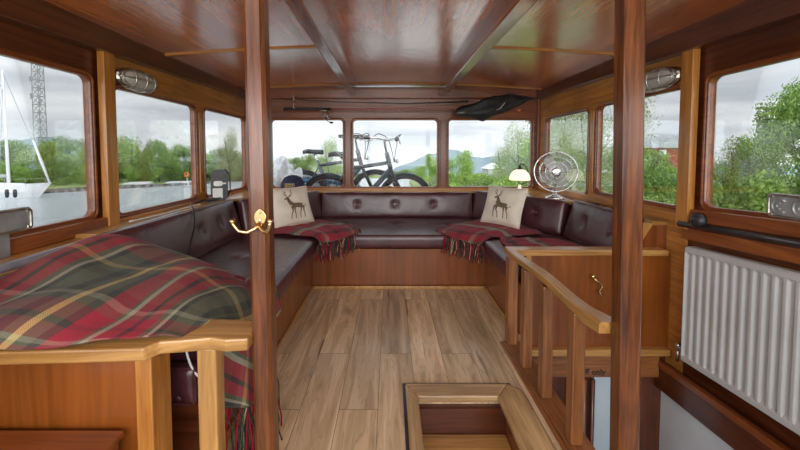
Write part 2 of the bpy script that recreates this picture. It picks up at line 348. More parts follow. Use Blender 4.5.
# ceiling: cambered
bm = BM(); NX = 24; ZC = lambda x, y: 2.105-.075*((x-.03)/1.85)**2
rows = []
for zoff in (0, .05):
    for y in (YR, YB+T):
        rows.append([bm.verts.new((XL-T+(XR-XL+2*T)*i/NX, y, ZC(XL-T+(XR-XL+2*T)*i/NX, y)+zoff)) for i in range(NX+1)])
for a, b in ((0, 1), (3, 2), (1, 3), (2, 0)):
    for i in range(NX): bm.faces.new((rows[a][i], rows[a][i+1], rows[b][i+1], rows[b][i]))
bmesh.ops.recalc_face_normals(bm, faces=bm.faces)
tag(mk('ceiling', bm, M['ceil'], smooth=False), kind='structure')
# walls with window holes: list of (y0,y1,z0,z1)
def side_wall(name, X, sgn, specs, fr_mats, first):
    """each section: (y0,y1,material, holes)"""
    n = first
    wallroot = None
    for i, (y0, y1, mat, holes, inset) in enumerate(specs):
        T = .036
        bm = plate([(y0, -.32 if sgn > 0 else 0), (y1, -.32 if sgn > 0 else 0), (y1, 2.04), (y0, 2.04)], [rrect(*h, .055) for h in holes], T)
        xf(bm, basis((X+sgn*(T/2+inset), 0, 0), (0, 1, 0), (0, 0, 1), (1, 0, 0)))
        if sgn > 0 and i == 1: sheer(bm)
        if wallroot is None:
            wallroot = mk(name, bm, M[mat]); tag(wallroot, kind='structure')
        else:
            mk('wall_section', bm, M[mat], wallroot)
        for h in holes:
            w, pane = window_frame(h, fr_mats[i], ('window_%d' % n))
            Mx = basis((X+sgn*(T/2+inset), 0, 0), (0, 1, 0), (0, 0, 1), (1, 0, 0)) if True else None
            xf(w, Mx); xf(pane, Mx)
            if sgn > 0 and i == 1: sheer(w); sheer(pane)
            wo = mk('window_%d' % n, w, M[fr_mats[i]]); tag(wo, kind='structure')
            mk('pane', pane, M['glass'], wo); n += 1
    return wallroot
def window_frame(h, mat, name, T=.036):
    y0, y1, z0, z1 = h; g = .022
    bm = BM()
    ring = plate(rrect(y0-.002, y1+.002, z0-.002, z1+.002, .055), [rrect(y0+g, y1-g, z0+g, z1-g, .045)], T+.012)
    lip = []
    # rounded moulding on both faces
    for s in (-1, 1):
        pts = [(p[0], p[1], s*(T/2+.003)) for p in rrect(y0+.004, y1-.004, z0+.004, z1-.004, .052)]
        sweep(ring, pts, .009, 8, closed=True)
    pane = plate(rrect(y0+g-.004, y1-g+.004, z0+g-.004, z1-g+.004, .045), [], .005)
    return ring, pane
G = .022
side_wall('wall_left', XL, -1, [
    (2.17, YB+.0, 'honY', [(2.25-G, 3.165+G, .862-G, 1.70+G), (3.335-G, 4.25+G, .855-G, 1.70+G)], 0),
    (YR, 2.17, 'dmahY', [(.98, 2.085+G, .885-G, 1.735+G), (-.85, .80, .885-G, 1.735+G)], .015)], ['mahY', 'mahY'], 1)
side_wall('wall_right', XR, 1, [
    (2.13, YB+.0, 'honY', [(2.19-G, 3.07+G, .925-G, 1.685+G), (3.225-G, 4.085+G, .885-G, 1.675+G)], 0),
    (YR, 2.13, 'dmahY', [(.98, 2.025+G, .945-G, 1.715+G), (-.85, .80, .945-G, 1.715+G)], .015)], ['mahY', 'mahY'], 5)
bm = plate([(XL-T, -.1), (XR+T, -.1), (XR+T, 2.08), (XL-T, 2.08)], [rrect(a, b, .847-G, 1.692+G, .055) for a, b in ((-1.50-G, -.596+G), (-.465-G, .596+G), (.742-G, 1.789+G))], T)
xf(bm, basis((0, YB+T/2, 0), (1, 0, 0), (0, 0, 1), (0, -1, 0)))
wb = mk('wall_back', bm, M['mahX']); tag(wb, kind='structure')
for i, (a, b) in enumerate(((-1.50, -.596), (-.465, .596), (.742, 1.789))):
    w, p = window_frame((a-G, b+G, .847-G, 1.692+G), None, None, T)
    Mx = basis((0, YB+T/2, 0), (1, 0, 0), (0, 0, 1), (0, -1, 0)); xf(w, Mx); xf(p, Mx)
    o = mk('window_%d' % (9+i), w, M['mahX']); tag(o, kind='structure'); mk('pane', p, M['glass'], o)
tn = [0]
def trim(bm, mat, bevel=.004):
    tn[0] += 1; o = mk('trim_%d' % tn[0], bm, M[mat], bevel=bevel); return tag(o, kind='structure')
# section posts and mullions on the side walls
for X, s, ys, mat in ((XL, 1, 2.17, 'honZ'), (XR, -1, 2.12, 'honZ')):
    trim(box(BM(), (min(X, X+s*.045), ys-.045, .80), (max(X, X+s*.045), ys+.04, 1.93)), mat)
for X, s, y in ((XL, 1, 3.25), (XR, -1, 3.147)):
    trim(box(BM(), (min(X, X+s*.012), y-.028, .90), (max(X, X+s*.012), y+.028, 1.66)), 'honZ')
for X, s in ((XL, 1), (XR, -1)):
    trim(box(BM(), (min(X, X+s*.03), YB-.05, .82), (max(X, X+s*.03), YB, 1.95)), 'mahZ')
for x in (-.53, .669):
    trim(box(BM(), (x-.032, YB-.014, .86), (x+.032, YB, 1.68)), 'mahZ')
# cornice beams along the sides (slightly rising forward)
for X, s in ((XL, 1), (XR, -1)):
    a, b = (X-s*.01, X+s*.07)
    p = []
    for z in (0, 1):
        for (x, y) in ((a, YR), (b, YR), (b, YB), (a, YB)):
            zb = 1.83+(y+1.0)/5.3*.115
            p.append((x, y, zb if z == 0 else ZC(x, y)+.01))
    bm = hexa(BM(), p); bmesh.ops.recalc_face_normals(bm, faces=bm.faces); trim(bm, 'dmahY')
# ceiling: two long deck beams, cross battens
for x0, x1 in ((-.50, -.42), (.60, .695)):
    z = ZC((x0+x1)/2, 0); trim(box(BM(), (x0, YR, z-.115), (x1, YB-.09, z+.02)), 'beam', .008)
def batten(x0, x1, y, w=.022, mat='honX'):
    bm = BM(); n = 8; pr = []
    for i in range(n+1):
        x = x0+(x1-x0)*i/n; z = ZC(x, y)
        pr.append([bm.verts.new(q) for q in ((x, y-w, z+.004), (x, y-w*.6, z-.010), (x, y+w*.6, z-.010), (x, y+w, z+.004))])
    for a, b in zip(pr, pr[1:]):
        for j in range(3): bm.faces.new((a[j], b[j], b[j+1], a[j+1]))
    bm.faces.new(pr[0]); bm.faces.new(pr[-1][::-1]); bmesh.ops.recalc_face_normals(bm, faces=bm.faces); trim(bm, mat, 0)
batten(XL+.07, -.50, 2.68); batten(.695, XR-.07, 2.68)
batten(XL+.07, XR-.07, 4.08, .02)
# header build-up above the back windows
trim(box(BM(), (XL, YB-.07, 1.955), (XR, YB, 2.09)), 'mahX', .006)
trim(box(BM(), (XL, YB-.022, 1.79), (XR, YB, 1.81)), 'mahX', .004)
# sill boards under windows
trim(box(BM(), (XL, YB-.03, .80), (XR, YB, .835)), 'honX', .006)
bm = BM(); box(bm, (XL-.012, YR, .79), (XL+.035, 2.125, .868)); trim(bm, 'mahY', .008)
bm = BM(); box(bm, (XR-.03, YR, .85), (XR+.02, 2.085, .925)); sheer(bm); trim(bm, 'mahY', .008)
bm = BM(); box(bm, (XR-.02, 2.16, .825), (XR+.01, YB-.05, .885)); trim(bm, 'honY', .008)
bm = BM(); box(bm, (XL-.01, 2.21, .795), (XL+.02, YB-.05, .835)); trim(bm, 'honY', .008)
# rails: black strip right, grey strip left
bm = BM(); sweep(bm, [(XR-.035, 2.13, .828), (XR-.035, .3, .828)], .024, 8); sheer(bm); tag(mk('trim_%d' % (tn[0]+1), bm, M['rubber'], smooth=True), kind='structure'); tn[0] += 1
trim(sheer(box(BM(), (XR-.035, .3, .735), (XR+.016, 2.12, .808))), 'mahY')
# ledge behind the backrests
def ledge(name, pts, z0, z1, mat):
    return trim(prism(BM(), pts, z0, z1), mat, .004)
ledge('l', [(XL, 1.9), (-1.66, 1.9), (-1.62, 3.35), (-.90, 4.16), (1.1, 4.16), (1.72, 3.2), (1.76, 2.27), (XR, 2.27), (XR, YB), (XL, YB)], .785, .812, 'oakX')
ledge('l', [(XL, .3), (-1.60, .3), (-1.60, 1.9), (XL, 1.9)], .765, .79, 'whitewall' if False else 'oakY')
bm = BM(); sweep(bm, [(-1.60, .3, .79), (-1.60, 1.2, .79), (-1.615, 2.2, .80), (-1.625, 2.6, .805)], .021, 8); tn[0] += 1
tag(mk('trim_%d' % tn[0], bm, M['gstrip'], smooth=True), kind='structure')
# baseboards round the floor
for lo, hi in (((-.73, 1.25, 0), (-.712, 3.145, .028)), ((-.73, 3.127, 0), (.892, 3.145, .028)), ((.874, 2.27, 0), (.892, 3.145, .028))):
    trim(box(BM(), lo, hi), 'oakY', .004)
# stair opening: lining, nosing frame, treads
o = mk('wall_stairwell', box(box(BM(), (.10, 1.70, -.75), (.60, 1.735, -.05)), (.085, .75, -.75), (.10, 1.735, -.05)), M['dmahX']); tag(o, kind='structure')
o2 = mk('lining', box(BM(), (.60, .75, -1.4), (.615, 1.735, -.05)), M['mahY'], o)
def frame_piece(pts, mat): trim(prism(BM(), pts, -.02, .018), mat, .008)
frame_piece([(.083, 1.80), (.64, 1.80), (.56, 1.70), (.145, 1.70)], 'frameoakX')
frame_piece([(.083, .78), (.083, 1.80), (.145, 1.70), (.145, .78)], 'frameoak')
frame_piece([(.64, 1.80), (.70, 1.74), (.70, .78), (.56, .78), (.56, 1.70)], 'frameoak')
trim(prism(BM(), [(.068, .78), (.083, .78), (.083, 1.80), (.66, 1.80), (.66, 1.815), (.068, 1.815)], -.02, .006), 'rubber', 0)
st = empty('companion_stair', (.35, 1.4, -.75), 'oak stair treads sinking into the framed opening in the floor', 'stairs')
for (y0, y1, z) in ((1.36, 1.70, -.185), (1.05, 1.38, -.38), (.75, 1.07, -.575)):
    mk('tread', box(BM(), (.10, y0, z-.03), (.60, y1, z)), M['oakX'], st, bevel=.006)
    mk('riser', box(BM(), (.10, y0+.02, z-.21), (.60, y0+.035, z-.03)), M['mahX'], st)
# lower deck well on the starboard side
W = mk('wall_lower', box(BM(), (.86, 2.25, -1.6), (XR, 2.29, -.05)), M['dmahZ']); tag(W, kind='structure')
mk('door_frame', box(BM(), (1.625, 2.21, -1.6), (1.71, 2.25, -.225)), M['dmahZ'], W)
mk('door_panel', box(BM(), (1.375, 2.225, -1.55), (1.625, 2.25, -.225)), M['palebl'], W)
o = mk('wall_lower_side', box(BM(), (XR-.02, .75, -1.6), (XR+.02, 2.25, -.29)), M['whitewall']); tag(o, kind='structure')
o = mk('floor_lower', box(BM(), (.0, .6, -1.65), (XR+.1, 2.3, -1.6)), M['floor']); tag(o, kind='structure')
o = mk('wall_lower_inner', box(BM(), (.84, .75, -1.6), (.86, 2.25, -.05)), M['dmahY']); tag(o, kind='structure')
for i, x in enumerate((1.235, 1.29, 1.345)):
    p = mk('hanging_pole', sweep(BM(), [(x, 2.19, -1.58), (x, 2.19, -.23)], .015, 8), M['dmahZ'] if i != 1 else M['mahZ'], smooth=True)
    tag(p, 'dark upright pole in the gap under the lettered board', 'pole', 'poles under the lettered board')
# side stringer
trim(sheer(box(BM(), (1.80, .75, -.31), (XR, 2.25, -.14))), 'dmahY')
trim(sheer(box(BM(), (1.785, .75, -.155), (1.82, 2.25, -.115))), 'mahY')

# ================================================================ FITTINGS
# posts
def post(x, y, w, label, dx):
    bm = BM(); n = 1; h = w/2; ch = .012
    sec = [(-h+ch, -h), (h-ch, -h), (h, -h+ch), (h, h-ch), (h-ch, h), (-h+ch, h), (-h, h-ch), (-h, -h+ch)]
    prev = None
    for z, off in ((0, 0), (1.1, dx*.5), (2.098, dx)):
        ring = [bm.verts.new((x+off+a, y+b, z)) for a, b in sec]
        if prev:
            for i in range(8): bm.faces.new((prev[i], prev[(i+1) % 8], ring[(i+1) % 8], ring[i]))
        else: bm.faces.new(ring[::-1])
        prev = ring
    bm.faces.new(prev)
    o = mk('wooden_post', bm, M['postZ']); return tag(o, label, 'post')
postL = post(-.448, 1.20, .070, 'square varnished post with a brass double hook on it', -.018)
postR = post(.862, 1.20, .074, 'square varnished post at the near end of the stair handrail', -.038)
b = BM(); box(b, (.765, 1.16, 1.86), (.80, 1.24, 1.875)); sweep(b, [(.78, 1.2, 1.86), (.775, 1.2, 1.90)], .012)
o = mk('brass_bracket', b, M['nickel'], bevel=.003); tag(o, 'small metal bracket fixed high up beside the post by the handrail', 'bracket')

def hook(loc):
    r = empty('coat_hook', loc, 'double brass coat hook screwed to the square post', 'hook')
    b = BM(); out = []
    for i in range(20):
        a = 2*math.pi*i/20; rr = .017+.004*math.cos(2*a); out.append((rr*math.cos(a), .030*math.sin(a)))
    p = plate(out, [], .006); xf(p, basis((0, 0, .012), (1, 0, 0), (0, 0, 1), (0, -1, 0)))
    mk('back_plate', p, M['brass'], r, world=False, bevel=.002)
    for s, kx in ((-1, 1.0), (1, .62)):
        pts = [(0, -.006, -.008), (s*.014*kx, -.016, -.024), (s*.036*kx, -.026, -.034), (s*.060*kx, -.034, -.028), (s*.074*kx, -.038, -.008), (s*.078*kx, -.039, .006)]
        mk('prong', ball(sweep(BM(), pts, [.008, .007, .006, .006, .006, .007], 8), pts[-1], .0095), M['brass'], r, smooth=True, world=False)
    for z in (.030, .002):
        mk('screw', lathe(BM(), [(0, 0), (.005, 0), (.004, .002), (0, .003)], n=10, M=basis((0, -.004, z), (1, 0, 0), (0, 0, 1), (0, -1, 0))), M['nickel'], r, world=False)
hook((-.446, 1.160, 1.035))

# left counter: partition panel, cap, baluster
ct = empty('counter_partition', (-1.2, 1.14, 0), 'honey oak counter top on a mahogany panel under the tartan blanket', 'counter')
cap = [(XL, 1.035), (-1.25, 1.055), (-.80, 1.075), (-.775, 1.115), (-.70, 1.125), (-.62, 1.14), (-.56, 1.128), (-.487, 1.135), (-.487, 1.26), (-.72, 1.28), (XL, 1.34)]
mk('counter_top', prism(BM(), cap, .59, .635), M['oakX'], ct, bevel=.007)
mk('front_panel', box(BM(), (XL, 1.12, 0), (-.845, 1.145, .59)), M['panel'], ct)
mk('stile', box(BM(), (-.85, 1.10, 0), (-.795, 1.20, .59)), M['honZ'], ct, bevel=.004)
mk('baluster', box(BM(), (-.672, 1.15, 0), (-.605, 1.21, .59)), M['oakZ'], ct, bevel=.006)
b = BM(); box(b, (XL, .80, .0), (-.93, 1.10, .255))
sb = empty('step_box', (-1.3, .95, 0), 'low wooden step box standing against the counter panel', 'box')
mk('body', box(BM(), (XL, .86, 0), (-.90, 1.085, .325)), M['mahX'], sb)
mk('lid', box(BM(), (XL, .84, .325), (-.885, 1.095, .345)), M['mahX'], sb, bevel=.004)

# right handrail
hr = empty('handrail', (.80, 1.7, 0), 'oak handrail with square balusters beside the floor opening', 'handrail')
def rail_prof(y):
    # centre x, width, z top
    t = (y-1.24)/(2.22-1.24)
    return .800+.008*math.sin(t*3)+.022*math.exp(-((t)/.12)**2), .052+.012*math.exp(-((t-.12)/.15)**2), .640-.006*math.sin(t*9)
bm = BM(); prev = None; N = 40
for i in range(N+1):
    y = 2.235+(1.238-2.235)*i/N; cx, w, zt = rail_prof(y); th = .038+.012*math.exp(-((y-1.33)/.1)**2)
    if i > N-5: w *= 1+.10*(i-N+5)
    ring = [bm.verts.new((cx+a*w/2*1.0, y, zt+c)) for a, c in ((-1, -th), (1, -th), (1, -.008), (.8, 0), (-.8, 0), (-1, -.008))]
    if prev:
        for j in range(6): bm.faces.new((prev[j], prev[(j+1) % 6], ring[(j+1) % 6], ring[j]))
    else: bm.faces.new(ring[::-1])
    prev = ring
bm.faces.new(prev); bmesh.ops.recalc_face_normals(bm, faces=bm.faces)
mk('rail', bm, M['oakY'], hr, smooth=False)
mk('shoe_board', box(box(BM(), (.735, 1.16, 0), (.875, 2.225, .012)), (.755, 1.16, .012), (.86, 2.22, .022)), M['balY'], hr, bevel=.006)
for i, y in enumerate((2.19, 1.945, 1.70, 1.42)):
    w = .031 if i == 0 else .027
    mk('baluster', box(BM(), (.797-w, y-w, .022), (.797+w, y+w, .598)), M['balZ'], hr, bevel=.006)

# right bench end partition
pt = empty('bench_end_partition', (1.4, 2.24, 0), 'mahogany bench end panel with an oak cap and a brass cabin hook', 'partition')
mk('end_panel', box(BM(), (.90, 2.23, -.03), (XR-.005, 2.255, .60)), M['panel'], pt)
mk('cap', box(BM(), (.78, 2.20, .595), (1.83, 2.30, .635)), M['oakX'], pt, bevel=.008)
mk('stile', box(BM(), (.90, 2.215, -.03), (.935, 2.235, .597)), M['oakZ'], pt, bevel=.003)
mk('nosing', box(BM(), (.862, 2.19, -.075), (XR-.01, 2.25, -.03)), M['oakX'], pt, bevel=.008)
mk('fascia', box(BM(), (.862, 2.205, -.225), (XR-.075, 2.25, -.075)), M['balX'], pt, bevel=.003)
mk('cabinet_hinge', box(BM(), (.895, 2.208, .40), (.925, 2.216, .47)), M['black'], pt)
ch = BM(); sweep(ch, [(1.335, 2.215, .455), (1.335, 2.19, .455), (1.345, 2.18, .44), (1.375, 2.18, .425), (1.385, 2.18, .40), (1.365, 2.18, .37), (1.375, 2.18, .35), (1.395, 2.185, .345)], [.010, .008, .007, .006, .006, .006, .006, .007], 8)
ball(ch, (1.335, 2.20, .46), .016, (1, .8, 1)); ball(ch, (1.385, 2.20, .348), .012)
o = mk('cabin_hook', ch, M['brass'], smooth=True); tag(o, 'brass cabin hook on the bench end panel beside the handrail', 'hook')
# lettered board
sg = text_bm('Staff only', .055, .001); xf(sg, basis((1.335, 2.203, -.188), (1, 0, 0), (0, 0, 1), (0, -1, 0)))
mk('lettering', sg, M['black'], pt, label='black hand lettered words')
# backrest end board
bm = BM(); hexa(bm, [(1.60, 2.27, .635), (1.68, 2.27, .635), (1.68, 2.31, .635), (1.60, 2.31, .635), (1.69, 2.27, .80), (1.78, 2.27, .80), (1.78, 2.31, .80), (1.69, 2.31, .80)])
bmesh.ops.recalc_face_normals(bm, faces=bm.faces)
o = mk('backrest_end_board', bm, M['oakZ'], bevel=.006); tag(o, 'short slanting oak board capping the end of the right backrest', 'board')
o = mk('wall_cheek', box(BM(), (1.70, 2.275, 0), (XR, 2.295, .785)), M['mahZ']); tag(o, kind='structure')

# bench bases
def base(name, lo, hi, label, r_=None):
    o = mk('bench_base', box(BM(), lo, hi), M['panel']); return tag(o, label, 'bench base', 'bench bases')
bb_ = base('b', (XL+.002, 1.36, 0), (-.73, 3.16, .372), 'mahogany bench base along the river side below the tartan blanket')
mk('end_panel', box(BM(), (XL, 1.345, 0), (-.735, 1.36, .368)), M['dmahX'], bb_)
base('b', (XL, 3.16, 0), (XR, YB-.005, .372), 'mahogany bench base across the bow end of the cabin')
base('b', (.892, 2.26, 0), (XR, 3.145, .372), 'mahogany bench base on the side of the desk fan')

# ---------------------------------------------------------------- cushions
def cushion(quad, n, th, label, cat, group, name, buttons=(), puff=.015, r=.03, res=.022, top_lean=V((0, 0, 0))):
    """quad p0..p3 (bl, br, tr, tl) of the back/bottom face, n outward direction"""
    q = [V(p) for p in quad]; n = V(n).normalized()
    Lx = ((q[1]-q[0]).length+(q[2]-q[3]).length)/2; Ly = ((q[3]-q[0]).length+(q[2]-q[1]).length)/2
    def mapp(x, y, w):
        u, v = x/Lx, y/Ly
        return (q[0]*(1-u)+q[1]*u)*(1-v)+(q[3]*(1-u)+q[2]*u)*v + n*w
    nx, ny, nz = max(6, int(Lx/res)), max(6, int(Ly/res)), 5
    bm = BM(); bmesh.ops.create_cube(bm, size=1)
    bm.free(); bm = BM(); vs = {}
    def V_(i, j, k):
        key = (i, j, k)
        if key not in vs:
            def coord(a, N, Ltot):  # denser near the ends
                t = a/N; return Ltot*(t-.06*math.sin(2*math.pi*t))
            p = V((coord(i, nx, Lx), coord(j, ny, Ly), coord(k, nz, th)))
            c = V((min(max(p.x, r), Lx-r), min(max(p.y, r), Ly-r), min(max(p.z, r), th-r)))
            d = p-c
            if d.length > 1e-6: p = c+d.normalized()*min(r, max(d.length, 0) if False else r)
            u, v = p.x/Lx, p.y/Ly; f = (1-(2*u-1)**6)*(1-(2*v-1)**4)
            h = p.z
            if h > th*.5:
                h += puff*f*(h/th)
                for bx, by in buttons:
                    dd = ((p.x-bx*Lx)**2+(p.y-by*Ly)**2)**.5
                    h -= .030*math.exp(-(dd/.026)**2)+.009*math.exp(-(dd/.075)**2)
            vs[key] = bm.verts.new(mapp(p.x, p.y, h))
        return vs[key]
    def quadf(a, b, c, d):
        try: bm.faces.new((a, b, c, d))
        except ValueError: pass
    for i in range(nx):
        for j in range(ny):
            quadf(V_(i, j, nz), V_(i+1, j, nz), V_(i+1, j+1, nz), V_(i, j+1, nz)); quadf(V_(i, j+1, 0), V_(i+1, j+1, 0), V_(i+1, j, 0), V_(i, j, 0))
    for i in range(nx):
        for k in range(nz):
            quadf(V_(i, 0, k), V_(i+1, 0, k), V_(i+1, 0, k+1), V_(i, 0, k+1)); quadf(V_(i+1, ny, k), V_(i, ny, k), V_(i, ny, k+1), V_(i+1, ny, k+1))
    for j in range(ny):
        for k in range(nz):
            quadf(V_(0, j+1, k), V_(0, j, k), V_(0, j, k+1), V_(0, j+1, k+1)); quadf(V_(nx, j, k), V_(nx, j+1, k), V_(nx, j+1, k+1), V_(nx, j, k+1))
    bmesh.ops.recalc_face_normals(bm, faces=bm.faces)
    root = empty(name, (q[0]+q[1]+q[2]+q[3])/4, label, cat, group)
    mk('upholstery', bm, M['leather'], root, smooth=True)
    # piping round the front face
    pp = []
    e = r*.35
    for (x, y) in rrect(e, Lx-e, e, Ly-e, r, 3): pp.append(mapp(x, y, th-e*.9))
    mk('piping', sweep(BM(), pp, .0045, 6, closed=True), M['leather'], root, smooth=True)
    for bx, by in buttons:
        c = mapp(bx*Lx, by*Ly, th+puff-.036)
        x = (q[1]-q[0]).normalized(); y = n.cross(x)
        mk('button', lathe(BM(), [(0, .012), (.010, .010), (.017, .003), (.018, -.003), (0, -.004)][::-1], n=14, M=basis(c, x, y, n)), M['leather'], root, smooth=True)
    return root
SG = 'leather seat cushions'
cushion([(-1.47, 1.36, .372), (-.655, 1.36, .372), (-.665, 3.15, .372), (-1.47, 3.15, .372)], (0, 0, 1), .128, 'long burgundy leather seat cushion beside the river side windows, partly under the big blanket', 'seat cushion', SG, 'seat_cushion', [(.45, .62), (.45, .86), (.45, .3)], puff=.012, res=.03)
cushion([(-1.60, 3.155, .372), (1.72, 3.155, .372), (1.72, 4.10, .372), (-1.60, 4.10, .372)], (0, 0, 1), .128, 'wide burgundy leather seat cushion across the bow end between the stag pillows', 'seat cushion', SG, 'seat_cushion', [(.33, .55), (.5, .55), (.67, .55)], puff=.012, res=.03)
cushion([(.825, 2.31, .372), (1.72, 2.31, .372), (1.72, 3.15, .372), (.825, 3.15, .372)], (0, 0, 1), .128, 'short burgundy leather seat cushion behind the oak capped end panel', 'seat cushion', SG, 'seat_cushion', [(.5, .5)], puff=.012, res=.03)
BG = 'buttoned leather backrests'
# backrests: quad on rear face, normal toward the room
def back(p0, p1, z0, z1, lean, nrm, th, label, buttons):
    n = V((nrm[0], nrm[1], 0)).normalized()
    a, b_ = V((*p0, z0)), V((*p1, z0)); up = V((0, 0, z1-z0))-n*lean
    nn = (b_-a).cross(up).normalized()
    if nn.dot(n) < 0: nn = -nn
    a -= nn*th; b_ -= nn*th
    return cushion([a, b_, b_+up, a+up], nn, th, label, 'backrest cushion', BG, 'backrest_cushion', buttons, puff=.018, r=.028)
back((-1.40, 1.80), (-1.385, 3.20), .50, .845, .10, (1, 0), .09, 'long leather backrest under the river side windows, black strap lying over it', [(.55, .55), (.76, .55), (.93, .55)])
back((-1.375, 3.21), (-.79, 4.05), .50, .83, .07, (.82, -.57), .09, 'narrow corner backrest behind the pillow beside the navy cap', [(.35, .55)])
back((-.815, 4.02), (.985, 4.02), .50, .808, .04, (0, -1), .09, 'widest leather backrest with three buttons below the middle window', [(.23, .55), (.485, .55), (.745, .55)])
back((.965, 4.05), (1.335, 3.53), .50, .83, .06, (-.82, -.57), .09, 'narrow corner backrest behind the pillow beside the table lamp', [])
back((1.34, 3.52), (1.58, 3.13), .50, .83, .07, (-.85, -.52), .09, 'corner leather backrest in front of the desk fan', [(.35, .55)])
back((1.585, 3.11), (1.585, 2.32), .50, .85, .10, (-1, 0), .09, 'leather backrest ending at the slanting oak board', [(.33, .55), (.80, .55)])
# roll at the front end of left bench, below the counter
e_ = cushion([(-.93, 1.24, .27), (-.76, 1.24, .27), (-.76, 1.24, .43), (-.93, 1.24, .43)], (0, -1, 0), .05, 'small worn maroon leather pad glimpsed through the gap under the counter', 'pad', None, 'leather_pad', [(.5, .15)], r=.018)
e_.location.y = 1.345

# ---------------------------------------------------------------- pillows with stag
def pillow(bl, br, lean, label, flip):
    W, H, D = .47, .41, .065
    r = empty('throw_pillow', ((bl[0]+br[0])/2, (bl[1]+br[1])/2, .513), label, 'pillow', 'stag pillows')
    x = V((br[0]-bl[0], br[1]-bl[1], 0)).normalized(); n = V((x.y, -x.x, 0)); a = lean
    up = V((0, 0, math.cos(a)))-n*math.sin(a); nn = (n*math.cos(a)+V((0, 0, math.sin(a)))).normalized()
    def S(u, v, side):
        f = max(0, (1-abs(2*u-1)**2.6))*max(0, (1-abs(2*v-1)**2.6)); f = f**.55
        pin = 1-.06*(1-(2*v-1)**2); pin2 = 1-.06*(1-(2*u-1)**2)
        p = x*((u-.5)*W*pin)+up*(H/2+(v-.5)*H*pin2)+nn*(side*D*f+.06)
        return p+nn*.004*noise.noise(V((u*4, v*4, side)))*8*f
    N = 22
    bm = BM()
    for side in (1, -1):
        g = [[bm.verts.new(S(i/N, j/N, side)) for i in range(N+1)] for j in range(N+1)]
        for j in range(N):
            for i in range(N): bm.faces.new((g[j][i], g[j][i+1], g[j+1][i+1], g[j+1][i]))
    bmesh.ops.remove_doubles(bm, verts=bm.verts, dist=1e-4); bmesh.ops.recalc_face_normals(bm, faces=bm.faces)
    mk('pillow_cover', bm, M['linen'], r, smooth=True, world=False)
    # stag silhouette, drawn as tapered strokes on the cover
    bm = BM(); fl = -1 if flip else 1
    def stroke(pts, ws):
        K = 6; P = []
        for i in range(len(pts)-1):
            for k in range(K):
                t = k/K; P.append((pts[i][0]+(pts[i+1][0]-pts[i][0])*t, pts[i][1]+(pts[i+1][1]-pts[i][1])*t, ws[i]+(ws[i+1]-ws[i])*t))
        P.append((*pts[-1], ws[-1])); prev = None
        for i, (px, py, w) in enumerate(P):
            a_, b_ = P[max(0, i-1)], P[min(len(P)-1, i+1)]; dx, dy = b_[0]-a_[0], b_[1]-a_[1]; L_ = math.hypot(dx, dy) or 1
            nx_, ny_ = -dy/L_*w, dx/L_*w; M_ = 4; cur = []
            for m in range(M_+1):
                s_ = -1+2*m/M_; cur.append(bm.verts.new(S(.5+fl*(px+nx_*s_-.5), py+ny_*s_, 1)+nn*.0025))
            if prev:
                for m in range(M_): bm.faces.new((prev[m], prev[m+1], cur[m+1], cur[m]))
            prev = cur
    stroke([(.70, .47), (.60, .48), (.50, .49), (.42, .52)], [.055, .07, .068, .075])      # body
    stroke([(.44, .52), (.40, .62), (.38, .70)], [.07, .045, .032])                         # neck
    stroke([(.40, .71), (.34, .70), (.29, .67)], [.034, .026, .014])                        # head
    stroke([(.41, .73), (.45, .745)], [.012, .005])
    for xx, x2 in ((.40, .37), (.46, .48), (.64, .62), (.71, .73)):
        stroke([(xx, .46), (xx-.008, .34), (x2, .25), (x2, .15)], [.034, .015, .010, .010])
    for pts in ([(.37, .73), (.33, .80), (.34, .90)], [(.33, .80), (.27, .85)], [(.35, .765), (.28, .78)], [(.335, .85), (.29, .91)],
                [(.39, .73), (.45, .80), (.46, .90)], [(.45, .80), (.51, .85)], [(.42, .765), (.49, .77)], [(.457, .86), (.50, .92)]):
        stroke(pts, [.009]+[.005]*(len(pts)-1))
    stroke([(.765, .48), (.79, .44)], [.016, .006])
    bmesh.ops.recalc_face_normals(bm, faces=bm.faces)
    mk('stag_print', bm, M['stag'], r, smooth=True, world=False, label='brown standing stag printed on the cover')
    mk('seam', sweep(BM(), [S(*c, 1) for c in [(i/20, 0) for i in range(20)]+[(1, i/20) for i in range(20)]+[(1-i/20, 1) for i in range(20)]+[(0, 1-i/20) for i in range(20)]], .004, 6, closed=True), M['linen'], r, smooth=True, world=False)
    return r
pillow((-1.175, 3.27), (-.83, 3.68), .36, 'cream stag pillow leaning in the corner beside the navy cap', False)
pillow((1.00, 3.73), (1.33, 3.28), .36, 'cream stag pillow leaning in the corner under the table lamp', False)

